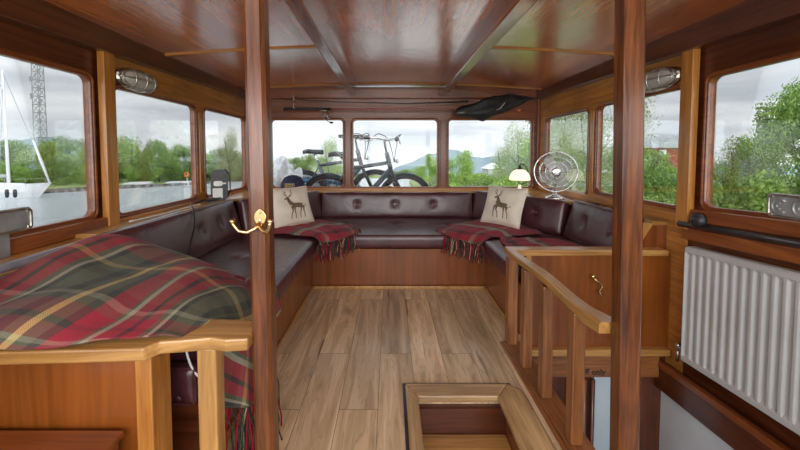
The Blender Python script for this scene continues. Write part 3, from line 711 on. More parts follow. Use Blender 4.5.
# ---------------------------------------------------------------- tartan blankets
def catmull(P, t):
    n = len(P)-1; f = t*n; i = min(int(f), n-1); f -= i
    p0, p1, p2, p3 = P[max(i-1, 0)], P[i], P[i+1], P[min(i+2, n)]
    return .5*((2*p1)+(p2-p0)*f+(2*p0-5*p1+4*p2-p3)*f*f+(-p0+3*p1-3*p2+p3)*f*f*f)
def cloth(name, rows, label, NU, NV, uvs, wr=.01, group=None, fringe=(), seed=0, folds=None, rot=0):
    """rows: list of lists of points; u along row, v across rows"""
    rows = [[V(p) for p in r] for r in rows]
    bm = BM(); uvl = bm.loops.layers.uv.new('UVMap'); g = []
    def P(u, v):
        p = catmull([catmull(r, u) for r in rows], v)
        w = noise.noise(V((u*5+seed, v*5, seed)))*wr*1.6+noise.noise(V((u*13, v*9+seed, 3)))*wr*.6
        q = V((p.x+w*.4, p.y+w*.3, p.z+w))
        return folds(u, v, q) if folds else q
    for j in range(NV+1): g.append([bm.verts.new(P(i/NU, j/NV)) for i in range(NU+1)])
    for j in range(NV):
        for i in range(NU):
            f = bm.faces.new((g[j][i], g[j][i+1], g[j+1][i+1], g[j+1][i]))
            for lp, (a, b) in zip(f.loops, ((i, j), (i+1, j), (i+1, j+1), (i, j+1))):
                s, t = a/NU*uvs[0], b/NV*uvs[1]; c_, s_ = math.cos(rot), math.sin(rot)
                lp[uvl].uv = (s*c_-t*s_+uvs[2], s*s_+t*c_+uvs[3])
    bm.normal_update()
    if g: pass
    root = empty(name, catmull([catmull(r, .5) for r in rows], .5), label, 'blanket', group)
    o = mk('blanket_cloth', bm, M['tartan'], root, smooth=True)
    s = o.modifiers.new('s', 'SOLIDIFY'); s.thickness = .006; s.offset = 1
    for (ed, lo, hi, n, ln, out) in fringe:
        fb = BM()
        for k in range(n):
            t = lo+(hi-lo)*(k+random.random()*.5)/n
            a, c = ((t, 1) if ed == 'v1' else (t, 0) if ed == 'v0' else (1, t) if ed == 'u1' else (0, t))
            p = P(a, c); d = V(out)+V((random.uniform(-.55, .55), random.uniform(-.35, .35), random.uniform(0, .3))); l_ = ln*random.uniform(.8, 1.2)
            q1 = p+d.normalized()*l_*.25+V((0, 0, -.2*l_)); q2 = p+d.normalized()*l_*.33+V((random.uniform(-.01, .01), 0, -.6*l_)); q3 = p+d.normalized()*l_*.36+V((random.uniform(-.02, .02), random.uniform(-.01, .01), -l_))
            sweep(fb, [p, q1, q2, q3], [.0032, .0034, .0034, .004], 4)
        mk('fringe', fb, M['yarn'], root, smooth=True)
    return root
# the large blanket heaped over the left bench and counter
def big_folds(u, v, q):
    if u > .70: q.x += .018*math.sin(v*26+u*3)*(u-.70)/.3
    q.z += .010*math.sin(v*9+u*7)*(1-max(0, u-.6)*2.5)
    q.z += .013*math.sin(u*15-v*11)*max(0, 1-u*1.3)+.012*math.sin(u*22+v*9)*max(0, math.sin(v*3.14))*max(0, 1-u*1.2)
    return q
rows = [
 [(-1.72, 1.06, .65), (-1.5, 1.055, .652), (-1.25, 1.06, .652), (-1.04, 1.07, .648), (-.86, 1.10, .646), (-.715, 1.15, .642), (-.68, 1.295, .62), (-.665, 1.315, .42), (-.66, 1.31, .27)],
 [(-1.74, 1.10, .69), (-1.5, 1.11, .70), (-1.25, 1.12, .705), (-1.02, 1.16, .70), (-.86, 1.21, .695), (-.72, 1.29, .67), (-.63, 1.325, .58), (-.61, 1.32, .40), (-.60, 1.31, .255)],
 [(-1.74, 1.28, .725), (-1.5, 1.32, .745), (-1.25, 1.35, .75), (-1.02, 1.40, .74), (-.86, 1.43, .72), (-.70, 1.46, .66), (-.60, 1.43, .53), (-.56, 1.40, .38), (-.55, 1.37, .24)],
 [(-1.70, 1.50, .755), (-1.5, 1.53, .805), (-1.28, 1.55, .765), (-1.04, 1.58, .73), (-.86, 1.60, .69), (-.70, 1.60, .61), (-.60, 1.58, .52), (-.57, 1.56, .36), (-.56, 1.55, .2)],
 [(-1.66, 1.72, .77), (-1.48, 1.74, .825), (-1.28, 1.76, .765), (-1.06, 1.78, .70), (-.88, 1.78, .63), (-.74, 1.76, .55), (-.64, 1.72, .50), (-.61, 1.70, .38), (-.6, 1.70, .25)],
 [(-1.58, 1.96, .77), (-1.42, 1.98, .73), (-1.26, 2.0, .66), (-1.06, 2.0, .59), (-.90, 1.95, .54), (-.78, 1.88, .53), (-.69, 1.82, .525), (-.635, 1.80, .46), (-.62, 1.80, .36)],
 [(-1.46, 2.05, .68), (-1.36, 2.06, .60), (-1.2, 2.08, .55), (-1.05, 2.08, .53), (-.92, 2.02, .53), (-.80, 1.96, .53), (-.71, 1.91, .53), (-.65, 1.88, .50), (-.63, 1.87, .42)]]
big = cloth('tartan_blanket', rows, 'large red and green tartan blanket heaped over the counter and the bench end', 120, 90, (2.5, 1.6, .62, .30), wr=.015, seed=3, folds=big_folds, rot=.28,
            fringe=[('u1', 0, .62, 56, .21, (.1, -.05, -1))])
P = [V(p) for p in ((-.80, 1.292, .57), (-.80, 1.30, .50), (-.775, 1.30, .42), (-.73, 1.30, .37), (-.69, 1.30, .35))]
o = mk('hanging_cable', sweep(BM(), [catmull(P, i/20) for i in range(21)], .0045, 6), M['wplastic'], smooth=True); tag(o, 'white cable hanging in the gap below the counter beside the short oak baluster', 'cable')
FG = 'small tartan throws'
def corner_throw(pts_rows, label, seed, fr, uv=(.52, .6, .37, .33)):
    return cloth('tartan_blanket', pts_rows, label, 44, 36, uv, wr=.010, group=FG, fringe=fr, seed=seed, rot=.1)
Z = .528
corner_throw([[(-1.22, 3.15, Z), (-1.0, 3.10, Z), (-.80, 3.04, Z), (-.67, 3.0, Z-.004), (-.625, 2.98, .47)],
              [(-1.24, 3.35, Z+.004), (-1.0, 3.26, Z+.01), (-.80, 3.16, Z+.008), (-.66, 3.09, Z+.006), (-.60, 3.05, .46)],
              [(-1.15, 3.55, Z), (-.95, 3.42, Z+.012), (-.74, 3.30, Z+.010), (-.58, 3.17, Z+.005), (-.50, 3.09, .47)],
              [(-1.0, 3.75, Z), (-.85, 3.6, Z+.005), (-.66, 3.45, Z+.010), (-.48, 3.28, Z+.006), (-.38, 3.13, .50)],
              [(-.90, 3.85, Z), (-.74, 3.75, Z), (-.52, 3.60, Z), (-.36, 3.42, Z), (-.30, 3.26, Z)]],
             'tartan throw with a tangled fringe under the pillow beside the navy cap', 5, [('u1', 0, 1, 110, .13, (.1, -.5, -.2)), ('v1', .2, 1, 50, .08, (.8, .1, 0))])
corner_throw([[(1.42, 3.12, Z), (1.2, 3.07, Z), (1.02, 3.02, Z), (.88, 2.98, Z-.004), (.80, 2.96, .47)],
              [(1.42, 3.33, Z+.004), (1.2, 3.24, Z+.01), (1.02, 3.14, Z+.008), (.86, 3.08, Z+.006), (.76, 3.03, .46)],
              [(1.34, 3.55, Z), (1.14, 3.42, Z+.012), (.93, 3.30, Z+.010), (.75, 3.17, Z+.005), (.66, 3.09, .47)],
              [(1.2, 3.75, Z), (1.02, 3.6, Z+.005), (.83, 3.45, Z+.010), (.65, 3.28, Z+.006), (.55, 3.13, .50)],
              [(1.08, 3.85, Z), (.90, 3.75, Z), (.72, 3.60, Z), (.55, 3.45, Z), (.46, 3.32, Z)]],
             'tartan throw with a tangled fringe under the pillow below the table lamp', 9, [('u1', 0, 1, 110, .13, (-.1, -.5, -.2)), ('v1', .2, 1, 50, .08, (-.8, .1, 0))])
corner_throw([[(1.55, 2.36, Z), (1.35, 2.37, Z), (1.15, 2.38, Z), (.95, 2.40, Z)], [(1.55, 2.55, Z+.006), (1.35, 2.56, Z+.01), (1.12, 2.56, Z+.006), (.92, 2.58, Z)],
              [(1.54, 2.75, Z), (1.34, 2.78, Z+.008), (1.12, 2.80, Z+.008), (.94, 2.82, Z)], [(1.50, 2.92, Z), (1.32, 2.95, Z), (1.14, 2.98, Z), (.98, 3.0, Z)]],
             'tartan throw spread flat on the seat behind the oak capped end panel', 11, [('v1', 0, 1, 30, .04, (0, 1, 0))], (.5, .5, .36, .36))

# ---------------------------------------------------------------- radiator
rd = empty('radiator', (1.80, 1.5, .0), 'white ridged panel radiator on the wall below the right window', 'radiator')
ry0, ry1, rz0, rz1, rx = .35, 2.035, .0, .70, 1.785
bm = BM(); pitch = .0475; N = int((ry1-ry0-.05)/pitch); Y0 = ry0+.025
prof = []
for i in range(N+1):
    b0 = Y0+i*pitch
    for f, d in ((0, 0), (.16, 0), (.32, .011), (.68, .011), (.84, 0)): prof.append((b0+f*pitch, d))
zs = [(rz0+.028, 0), (rz0+.045, 1), (rz1-.045, 1), (rz1-.028, 0)]
g = [[bm.verts.new((rx+.004+d*k-.004*0, y, z)) for (y, d) in prof] for (z, k) in zs]
for a, b in zip(g, g[1:]):
    for j in range(len(prof)-1): bm.faces.new((a[j], a[j+1], b[j+1], b[j]))
yA, yB = prof[0][0], prof[-1][0]
for lo, hi in (((rx-.002, ry0, rz0), (rx+.055, ry1, rz0+.030)), ((rx-.002, ry0, rz1-.030), (rx+.055, ry1, rz1)), ((rx-.002, yB-.002, rz0), (rx+.055, ry1, rz1)), ((rx-.002, ry0, rz0), (rx+.055, yA+.002, rz1))): box(bm, lo, hi)
box(bm, (rx+.025, ry0+.01, rz0+.01), (rx+.05, ry1-.01, rz1-.01))
sheer(bm); bmesh.ops.recalc_face_normals(bm, faces=bm.faces)
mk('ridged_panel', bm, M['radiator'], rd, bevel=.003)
bm = BM(); box(bm, (rx+.004, ry0+.01, rz1), (rx+.05, ry1-.01, rz1+.006)); sheer(bm)
mk('top_grille', bm, M['radiator'], rd, bevel=.002)
bm = BM(); sweep(bm, [(1.81, 2.04, .05), (1.81, 2.085, .05)], .009); lathe(bm, [(0, 0), (.014, 0), (.016, .03), (.012, .045), (0, .045)], (1.81, 2.085, .035), 12); sweep(bm, [(1.81, 2.085, .04), (1.81, 2.085, -.04)], .008)
mk('valve', bm, M['nickel'], rd, smooth=True, label='small metal valve at the lower corner')
# round black knob on the rail
kb = BM(); lathe(kb, [(0, 0), (.046, 0), (.046, .014), (.040, .030), (.022, .042), (0, .045)], n=24, M=basis((XR-.03, 2.0, .872), (0, 1, 0), (0, 0, 1), (-1, 0, 0)))
o = mk('black_knob', kb, M['black'], smooth=True); tag(o, 'round black knob standing on the rubber rail under the right window', 'knob')

# ---------------------------------------------------------------- bulkhead lamps
def bulkhead(X, s, y0, y1, z, label):
    L_ = (y1-y0)/2; cy = (y0+y1)/2; Hh = .075
    r = empty('bulkhead_lamp', (X, cy, z), label, 'lamp', 'caged bulkhead lamps')
    Mx = basis((0, 0, 0), (0, 1, 0), (0, 0, 1), (s, 0, 0))
    def ov(a, b, d, n=28): return [(a*math.copysign(abs(math.cos(t))**.8, math.cos(t)), b*math.copysign(abs(math.sin(t))**.8, math.sin(t)), d) for t in [2*math.pi*i/n for i in range(n)]]
    bm = BM(); rings = []
    for a, b, d in ((L_, Hh, 0), (L_, Hh, .02), (L_*.93, Hh*.9, .035)): rings.append([bm.verts.new(p) for p in ov(a, b, d)])
    for a, b in zip(rings, rings[1:]):
        for i in range(28): bm.faces.new((a[i], a[(i+1) % 28], b[(i+1) % 28], b[i]))
    bm.faces.new(rings[0][::-1]); bm.faces.new(rings[-1]); xf(bm, Mx); bmesh.ops.recalc_face_normals(bm, faces=bm.faces)
    mk('base_ring', bm, M['nickel'], r, smooth=False, world=False, bevel=.003)
    bm = BM(); rings = []
    for k in range(7):
        a = k/6*math.pi/2; rings.append([bm.verts.new(p) for p in ov(L_*.84*math.cos(a)**.6+.001, Hh*.78*math.cos(a)**.6+.001, .034+.05*math.sin(a))])
    for a, b in zip(rings, rings[1:]):
        for i in range(28): bm.faces.new((a[i], a[(i+1) % 28], b[(i+1) % 28], b[i]))
    bm.faces.new(rings[-1]); xf(bm, Mx); mk('glass_dome', bm, M['lens'], r, smooth=True, world=False)
    bm = BM(); ball(bm, (0, 0, .03), .018, (2.6, 1, 1)); xf(bm, Mx); mk('bulb', bm, M['white'], r, smooth=True, world=False)
    bm = BM(); pts = [(L_*.97*math.cos(t), 0, .03+.068*math.sin(t)) for t in [math.pi*i/12 for i in range(13)]]; sweep(bm, pts, .004, 6)
    for f in (-.5, .0, .5):
        w = math.sqrt(1-f*f*.8); sweep(bm, [(L_*f, Hh*1.02*math.cos(t)*w, .028+.068*math.sin(t)*w) for t in [math.pi*i/12 for i in range(13)]], .004, 6)
    sweep(bm, ov(L_*.86, Hh*.86, .052), .0045, 6, closed=True); xf(bm, Mx)
    mk('wire_cage', bm, M['nickel'], r, smooth=True, world=False)
    for a in (-L_*1.08, L_*1.08):
        bm = BM(); lathe(bm, [(0, 0), (.010, 0), (.012, .02), (.007, .026), (0, .028)], (a, 0, .0), 10); box(bm, (min(a, a*.9), -.008, .0), (max(a, a*.9), .008, .012)); xf(bm, Mx); mk('thumb_screw', bm, M['nickel'], r, smooth=False, world=False)
    return r
bulkhead(XL, 1, 2.245, 2.615, 1.78, 'caged oval metal lamp above the river side window')
bulkhead(XR, -1, 2.19, 2.57, 1.775, 'caged oval metal lamp beyond the post by the handrail')

# ---------------------------------------------------------------- ledge things
# table lamp
def table_lamp(loc):
    k_ = 1.17
    r = empty('table_lamp', loc, 'small lamp with an opal glass shade on the ledge beside the fan', 'lamp'); r.scale = (1.12, 1.12, 1.2)
    mk('base', lathe(BM(), [(.055, 0), (.058, .008), (.045, .018), (.024, .03), (.014, .05), (.012, .07), (0, .072)], n=24), M['opal'], r, smooth=True, world=False)
    pts = [(0, 0, .065), (0, 0, .075), (.055, .0, .085), (.085, 0, .13), (.090, 0, .19), (.070, 0, .245), (.03, 0, .275), (0, 0, .27), (0, 0, .25)]
    P = [V(p) for p in pts]; mk('curved_arm', sweep(BM(), [catmull(P, i/30) for i in range(31)], .0045, 8), M['black'], r, smooth=True, world=False)
    mk('lamp_shade', lathe(BM(), [(.103, .115), (.108, .125), (.104, .150), (.088, .185), (.060, .212), (.025, .228), (.022, .224), (.058, .207), (.085, .180), (.100, .150), (.103, .118)], n=32), M['opal'], r, smooth=True, world=False, label='white opal glass dome shade')
    mk('shade_holder', lathe(BM(), [(.034, .215), (.030, .232), (.014, .246), (.012, .262), (0, .265)], n=16), M['black'], r, smooth=True, world=False)
t_l = table_lamp((1.56, 4.08, .812))
# fan
def fan(loc, rz):
    r = empty('desk_fan', loc, 'chrome desk fan with a round wire cage on the corner ledge', 'fan', rz=rz)
    R0 = .20; cz = .275
    F = basis((0, -.02, cz), (1, 0, 0), (0, 0, 1), (0, -1, 0))
    mk('base', lathe(BM(), [(.085, 0), (.09, .010), (.075, .022), (.04, .034), (.018, .05), (.015, .10), (0, .10)], n=28), M['chrome'], r, smooth=True, world=False)
    bm = BM(); sweep(bm, [(0, .03, .09), (0, .035, .17), (0, .05, .24)], [.014, .012, .014], 10); mk('stem', bm, M['chrome'], r, smooth=True, world=False)
    bm = lathe(BM(), [(0, -.15), (.03, -.148), (.05, -.12), (.055, -.06), (.045, -.035), (.015, -.03), (.012, .0), (0, 0)], n=24, M=F); mk('motor', bm, M['chrome'], r, smooth=True, world=False)
    bm = BM()
    for k in range(4):
        a0 = math.radians(32+90*k); prev = None
        for i in range(9):
            t = i/8; rr = .025+.145*t; w = (.30+.74*math.sin(math.pi*min(1, t*.9+.12))**.8)
            cur = []
            for m in range(7):
                s_ = -1+2*m/6; a = a0+s_*w*.62*(1-.25*t); d = .0+.020*s_*(.6+.4*t)
                cur.append(bm.verts.new((rr*math.cos(a), rr*math.sin(a), d)))
            if prev:
                for m in range(6): bm.faces.new((prev[m], prev[m+1], cur[m+1], cur[m]))
            prev = cur
    bmesh.ops.solidify(bm, geom=bm.faces[:], thickness=.002); xf(bm, F); mk('fan_blade', bm, M['wplastic'], r, smooth=True, world=False)
    bm = lathe(BM(), [(.03, -.015), (.032, .01), (.022, .02), (0, .022)], n=20, M=F); mk('hub', bm, M['chrome'], r, smooth=True, world=False)
    bm = BM()
    for d in (.0, ):
        sweep(bm, [(R0*math.cos(t), R0*math.sin(t), 0) for t in [2*math.pi*i/48 for i in range(48)]], .006, 6, closed=True)
    for rr, d in ((.15, .045), (.10, .055), (.15, -.045), (.06, .058)):
        sweep(bm, [(rr*math.cos(t), rr*math.sin(t), d) for t in [2*math.pi*i/36 for i in range(36)]], .0026, 4, closed=True)
    for k in range(40):
        a = 2*math.pi*k/40
        for s in (1, -1):
            sweep(bm, [(q*math.cos(a), q*math.sin(a), s*(.06*(1-(q/R0)**3))) for q in (.045, .09, .13, .165, .19, R0)], .0018, 4, cap=False)
    for s in (1,): lathe(bm, [(0, .058), (.045, .058), (.045, .062), (.03, .066), (0, .067)], n=24)
    xf(bm, F); mk('wire_cage', bm, M['chrome'], r, smooth=True, world=False)
fan((1.675, 3.44, .812), math.radians(-18))
cable = BM(); P = [V(p) for p in ((1.62, 3.47, .835), (1.67, 3.40, .86), (1.71, 3.30, .83), (1.74, 3.20, .818), (1.78, 3.12, .818), (1.77, 3.0, .818))]
sweep(cable, [catmull(P, i/24) for i in range(25)], .005, 6); o = mk('power_cable', cable, M['wplastic'], smooth=True); tag(o, 'white cable trailing from the desk fan along the ledge', 'cable')
bm = BM(); box(bm, (1.76, 2.95, .812), (1.83, 3.06, .83)); o = mk('adapter', bm, M['black'], bevel=.005); tag(o, 'small black adapter on the ledge below the window by the post', 'adapter')
# cap on the ledge
cp = empty('cap', (-1.125, 3.93, .812), 'navy cap with gold embroidery on the ledge behind the stag pillow', 'cap')
mk('crown', lathe(BM(), [(.118, .0), (.124, .03), (.118, .085), (.085, .135), (.04, .155), (0, .16)], n=28), M['navy'], cp, smooth=True, world=False)
bm = BM(); pv = None
for i in range(13):
    a = math.radians(-90-65+130*i/12); ca, sa = math.cos(a), math.sin(a)
    cur = [bm.verts.new((.115*ca, .115*sa, .008)), bm.verts.new((.145*ca, .155*sa, .010)), bm.verts.new((.155*ca, .19*sa, .0))]
    if pv: [bm.faces.new((pv[m], pv[m+1], cur[m+1], cur[m])) for m in range(2)]
    pv = cur
bmesh.ops.solidify(bm, geom=bm.faces[:], thickness=.004); mk('peak', bm, M['navy'], cp, smooth=True, world=False)
bm = BM(); random.seed(3)
for row, z in enumerate((.045, .062, .08)):
    for i in range(7):
        a = math.radians(-90+(-3+i)*7); rr = .128-.003*row
        box(bm, (-.006, -.002, -.004-.003*(i % 2)), (.005, .002, .005), basis((rr*math.cos(a), rr*math.sin(a), z), (-math.sin(a), math.cos(a), 0), (math.cos(a), math.sin(a), 0), (0, 0, 1)))
mk('embroidery', bm, M['gold'], cp, world=False)
bm = BM(); box(bm, (-1.35, 3.86, .812), (-.99, 4.10, .832)); o = mk('wooden_board', bm, M['oakX'], bevel=.004); tag(o, 'pale wooden board lying on the ledge under the navy cap', 'board')
cp.location.z = .832; cp.scale = (1.12, 1.12, 1.2)
# black and white case with cables
dv = empty('speaker_case', (-1.69, 3.36, .812), 'upright black case with white patches on the ledge at the corner', 'case', rz=math.radians(25))
bm = BM(); out = rrect(-.075, .075, 0, .30, .05); p = plate(out, [], .10); xf(p, basis((0, 0, 0), (1, 0, 0), (0, 0, 1), (0, -1, 0))); mk('case_body', p, M['black'], dv, world=False, bevel=.012)
bm = box(BM(), (-.06, -.062, .02), (.03, -.048, .12)); mk('white_pocket', bm, M['wplastic'], dv, world=False, bevel=.008)
p = plate(rrect(-.05, .03, .14, .19, .02), [], .012); box(p, (.025, .158, -.004), (.06, .172, .004)); xf(p, basis((0, -.055, 0), (1, 0, 0), (0, 0, 1), (0, -1, 0))); mk('white_clip', p, M['wplastic'], dv, world=False)
bm = BM(); sweep(bm, [(.07, 0, .02), (.095, 0, .10), (.095, 0, .24), (.05, 0, .305)], .006, 6); mk('handle', bm, M['black'], dv, smooth=True, world=False)
def coil(name, c, label, mat, seed, n=60, sp=(.07, .16)):
    random.seed(seed); P = [V((c[0]+random.uniform(-1, 1)*sp[0], c[1]+random.uniform(-1, 1)*sp[1], c[2]+random.uniform(.006, .04))) for _ in range(14)]
    o = mk(name, sweep(BM(), [catmull(P, i/n) for i in range(n+1)], .005, 6), M[mat], smooth=True); return tag(o, label, 'cable')
coil('cable_tangle', (-1.70, 3.17, .812), 'tangle of black cable on the ledge beside the upright case', 'black', 4)
P = [V(p) for p in ((-1.70, 2.2, .825), (-1.68, 2.5, .822), (-1.69, 2.8, .82), (-1.68, 3.0, .82))]
o = mk('power_cable', sweep(BM(), [catmull(P, i/20) for i in range(21)], .005, 6), M['wplastic'], smooth=True); tag(o, 'white cable lying along the ledge over the river side backrest', 'cable')
P = [V(p) for p in ((-1.60, 2.66, .862), (-1.52, 2.56, .835), (-1.45, 2.45, .74), (-1.40, 2.30, .62), (-1.36, 2.2, .55))]
o = mk('strap', sweep(BM(), [catmull(P, i/20)+V((.03, 0, .01)) for i in range(21)], .006, 6, flat=.5), M['black'], smooth=True); tag(o, 'thin black strap hanging over the river side backrest', 'strap')
# rope loop on sill
P = [V(p) for p in ((-.06, 4.2, .85), (-.05, 4.18, .875), (0, 4.17, .885), (.05, 4.18, .87), (.10, 4.18, .885), (.14, 4.19, .86), (.145, 4.2, .84))]
o = mk('rope_loop', sweep(BM(), [catmull(P, i/30)+V((0, 0, -.02)) for i in range(31)], .008, 8), M['oakX'], smooth=True); tag(o, 'short loop of tan rope on the ledge below the middle window', 'rope')

# ---------------------------------------------------------------- fishing rods, bag on the header
fr = empty('fishing_rod', (-.5, 4.2, 1.80), 'fishing rod with black foam grip and reel held under the ceiling', 'fishing rod')
zr = 1.815
mk('foam_grip', sweep(BM(), [(-1.30, 4.19, zr+.0), (-1.2, 4.19, zr), (-1.0, 4.19, zr), (-.72, 4.19, zr)], [.016, .019, .017, .014], 10), M['black'], fr, smooth=True)
mk('rod_blank', sweep(BM(), [(-.72, 4.19, zr), (0, 4.19, zr+.004), (.8, 4.19, zr+.002), (1.55, 4.19, zr-.004)], [.007, .006, .004, .0025], 8), M['red'], fr, smooth=True)
for x in (-.25, .12, .45, .8):
    mk('line_guide', sweep(BM(), [(x+.0, 4.19+.010*math.cos(t), zr-.014+.012*math.sin(t)) for t in [2*math.pi*i/10 for i in range(10)]], .002, 5, closed=True), M['nickel'], fr, smooth=True)
rl = mk('reel', lathe(BM(), [(0, -.03), (.026, -.03), (.028, -.022), (.016, -.018), (.016, .012), (.028, .016), (.028, .03), (0, .034)], n=20, M=basis((-.78, 4.17, zr-.085), (0, 0, 1), (0, 1, 0), (1, 0, 0))), M['nickel'], fr, smooth=True)
bm = BM(); sweep(bm, [(-.80, 4.19, zr-.01), (-.80, 4.18, zr-.05), (-.78, 4.17, zr-.08)], .007); box(bm, (-.86, 4.18, zr-.026), (-.74, 4.20, zr-.012)); sweep(bm, [(-.82, 4.17, zr-.07), (-.85, 4.165, zr-.095), (-.79, 4.16, zr-.125), (-.73, 4.16, zr-.12), (-.72, 4.16, zr-.08)], .0035)
mk('reel_foot', bm, M['nickel'], fr, smooth=True)
bm = BM(); sweep(bm, [(-.80, 4.15, zr-.10), (-.76, 4.14, zr-.15), (-.72, 4.14, zr-.165)], .004); ball(bm, (-.71, 4.14, zr-.17), .016, (1.5, 1, .8)); mk('reel_handle', bm, M['black'], fr, smooth=True)
bm = BM(); sweep(bm, [(-1.30, 4.15, 1.93), (-.6, 4.15, 1.895), (.2, 4.15, 1.875), (.95, 4.15, 1.90)], [.004, .005, .007, .009], 8); o = mk('fishing_rod', bm, M['black'], smooth=True); tag(o, 'thin dark rod stretched just under the ceiling above the reel', 'fishing rod')
for z in (1.945, 1.85):
    bm = BM(); sweep(bm, [(-1.165, 4.21, z+.03), (-1.165, 4.14, z+.02), (-1.165, 4.135, z-.02), (-1.165, 4.18, z-.03)], .006); o = mk('rod_clip', bm, M['wplastic'], smooth=True)
    tag(o, 'small pale clip holding a fishing rod to the header, upper of the two' if z > 1.9 else 'small pale clip holding a fishing rod to the header, lower of the two', 'clip')
# black soft bag
def soft_bag():
    pts = [(.78, 1.775, .012), (.84, 1.79, .045), (.95, 1.80, .068), (1.10, 1.82, .098), (1.22, 1.85, .105), (1.36, 1.89, .085), (1.48, 1.925, .072), (1.58, 1.925, .045), (1.68, 1.95, .020), (1.72, 1.955, .008)]
    bm = BM(); prev = None; N = 54; K = 20
    P = [V((a, b, c)) for a, b, c in pts]
    for i in range(N+1):
        q = catmull(P, i/N); ring = []
        for k in range(K):
            a = 2*math.pi*k/K; r = max(.004, q.z)*1.1*(1+.16*math.sin(5*a+i*.15)+.35*noise.noise(V((i*.13, math.cos(a)*1.5, math.sin(a)*1.5))))
            ring.append(bm.verts.new((q.x, 4.13+r*.55*math.cos(a), q.y-.018+r*math.sin(a)*1.0)))
        if prev:
            for k in range(K): bm.faces.new((prev[k], prev[(k+1) % K], ring[(k+1) % K], ring[k]))
        else: bm.faces.new(ring)
        prev = ring
    bm.faces.new(prev[::-1]); bmesh.ops.recalc_face_normals(bm, faces=bm.faces)
    r = empty('soft_bag', (1.2, 4.14, 1.85), 'crumpled black cloth bag slung under the ceiling above the lamp window', 'bag')
    mk('bag_cloth', bm, M['blackcloth'], r, smooth=True)
    bm = BM()
    sweep(bm, [(1.38, 4.06, 1.93), (1.36, 4.055, 1.87), (1.30, 4.06, 1.80), (1.26, 4.08, 1.79)], .005); mk('strap', bm, M['nickel'], r, smooth=True, label='pale strap'); bm = BM(); sweep(bm, [(.80, 4.09, 1.76), (.88, 4.08, 1.755), (.92, 4.085, 1.78)], .004)
    mk('piping', bm, M['nickel'], r, smooth=True, label='pale edging at the lower end')
soft_bag()
for i, (x, z) in enumerate(((1.575, 1.80), (1.36, 1.80))):
    bm = BM(); ball(bm, (x, 4.17, z), .018 if i == 0 else .012, (1.3, 1, 1)); sweep(bm, [(x-.05, 4.19, z+.01), (x, 4.17, z)], .003)
    o = mk('fishing_float', bm, M['orange' if i == 0 else 'red'], smooth=True); tag(o, ('orange' if i == 0 else 'small red')+' fishing float hanging at the rod tip above the lamp window' if i == 0 else 'small red fishing float tucked under the black bag', 'float')

# ---------------------------------------------------------------- metal plates on the near windows
def metal_plate(X, s, y0, y1, z0, z1, label, curls):
    r = empty('metal_plate', (X, (y0+y1)/2, z0), label, 'metal plate')
    Mx = basis((X, 0, 0), (0, 1, 0), (0, 0, 1), (s, 0, 0))
    p = plate(rrect(y0, y1, z0, z1, .022), [], .012); xf(p, Mx); mk('backing', p, M['grey_metal'], r, bevel=.003)
    bm = BM(); sweep(bm, [(a, b, .008) for a, b in rrect(y0+.008, y1-.008, z0+.008, z1-.008, .018)], .007, 6, closed=True); xf(bm, Mx); mk('rim', bm, M['nickel'], r, smooth=True)
    for y in (y0+.02, y1-.02):
        for z in (z0+.02, z1-.02):
            mk('screw', xf(lathe(BM(), [(0, .006), (.006, .006), (.004, .010), (0, .011)], (y, z, 0), 10), Mx), M['chrome'], r)
    if curls:
        bm = BM()
        for c in curls:
            pts = [(c+.030*math.cos(a)*1.0, (z0+z1)/2+.034*math.sin(a), .007) for a in [math.radians(d) for d in range(-140, 150, 20)]]
            pts += [(c-.026, (z0+z1)/2+.034, .007), (c+.035, (z0+z1)/2+.034, .007)] if False else []
            sweep(bm, pts, .006, 6)
            sweep(bm, [(c-.020, (z0+z1)/2-.005+.016*math.sin(a)+.0, .007) if False else (c+.010*math.cos(a), (z0+z1)/2+.012*math.sin(a), .007) for a in [math.radians(d) for d in range(-120, 130, 20)]], .004, 6)
        xf(bm, Mx); mk('embossing', bm, M['grey_metal'], r, smooth=True)
    return r
metal_plate(-1.765, 1, 1.30, 1.66, .895, 1.01, 'rounded grey metal plate against the window above the tartan blanket', None)
metal_plate(1.82, -1, 1.25, 1.625, .965, 1.082, 'grey metal plate with embossed curls in the window over the radiator', (1.575, 1.49, 1.40, 1.31))
bm = BM(); box(bm, (-1.775, 1.25, .79), (-1.76, 1.56, .90)); o = mk('mounting_bracket', bm, M['grey_metal'], bevel=.004); tag(o, 'pale metal bracket below the plate above the tartan blanket', 'bracket')

# ================================================================ OUTSIDE
WZ, LZ = -.75, -.40
# the moored boat rides bow-high, so in the cabin's own frame the river and land ahead fall away
def gz(y, base): return base-.06*max(y, -5)
def lay(bm):
    for v in bm.verts: v.co.z += -.06*max(v.co.y, -5)
    return bm
def water():
    m, t, b = pmat('river_water', (.62, .67, .70), .15); tc = nd(t, 'ShaderNodeTexCoord'); mp = nd(t, 'ShaderNodeMapping'); mp.inputs['Scale'].default_value = (1, 1, 1)
    n = nd(t, 'ShaderNodeTexNoise'); n.inputs['Scale'].default_value = 2.2; n.inputs['Detail'].default_value = 8; n.inputs['Roughness'].default_value = .7
    bp = nd(t, 'ShaderNodeBump'); bp.inputs['Strength'].default_value = 1.0; bp.inputs['Distance'].default_value = .35
    l = t.links.new; l(tc.outputs['Object'], n.inputs['Vector']); l(n.outputs['Fac'], bp.inputs['Height']); l(bp.outputs[0], b.inputs['Normal']); return m
M['water'] = water()
M['grass'] = mottled('mown_grass', (.13, .20, .05), (.30, .38, .11), .5, rough=.9, bump=.4, detail=8)
M['deck'] = mottled('white_deck_paint', (.74, .74, .72), (.84, .84, .82), 5, rough=.6)
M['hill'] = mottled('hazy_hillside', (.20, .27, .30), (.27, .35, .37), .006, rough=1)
M['concrete'] = mottled('quay_concrete', (.03, .03, .03), (.42, .41, .38), .9, rough=.9)
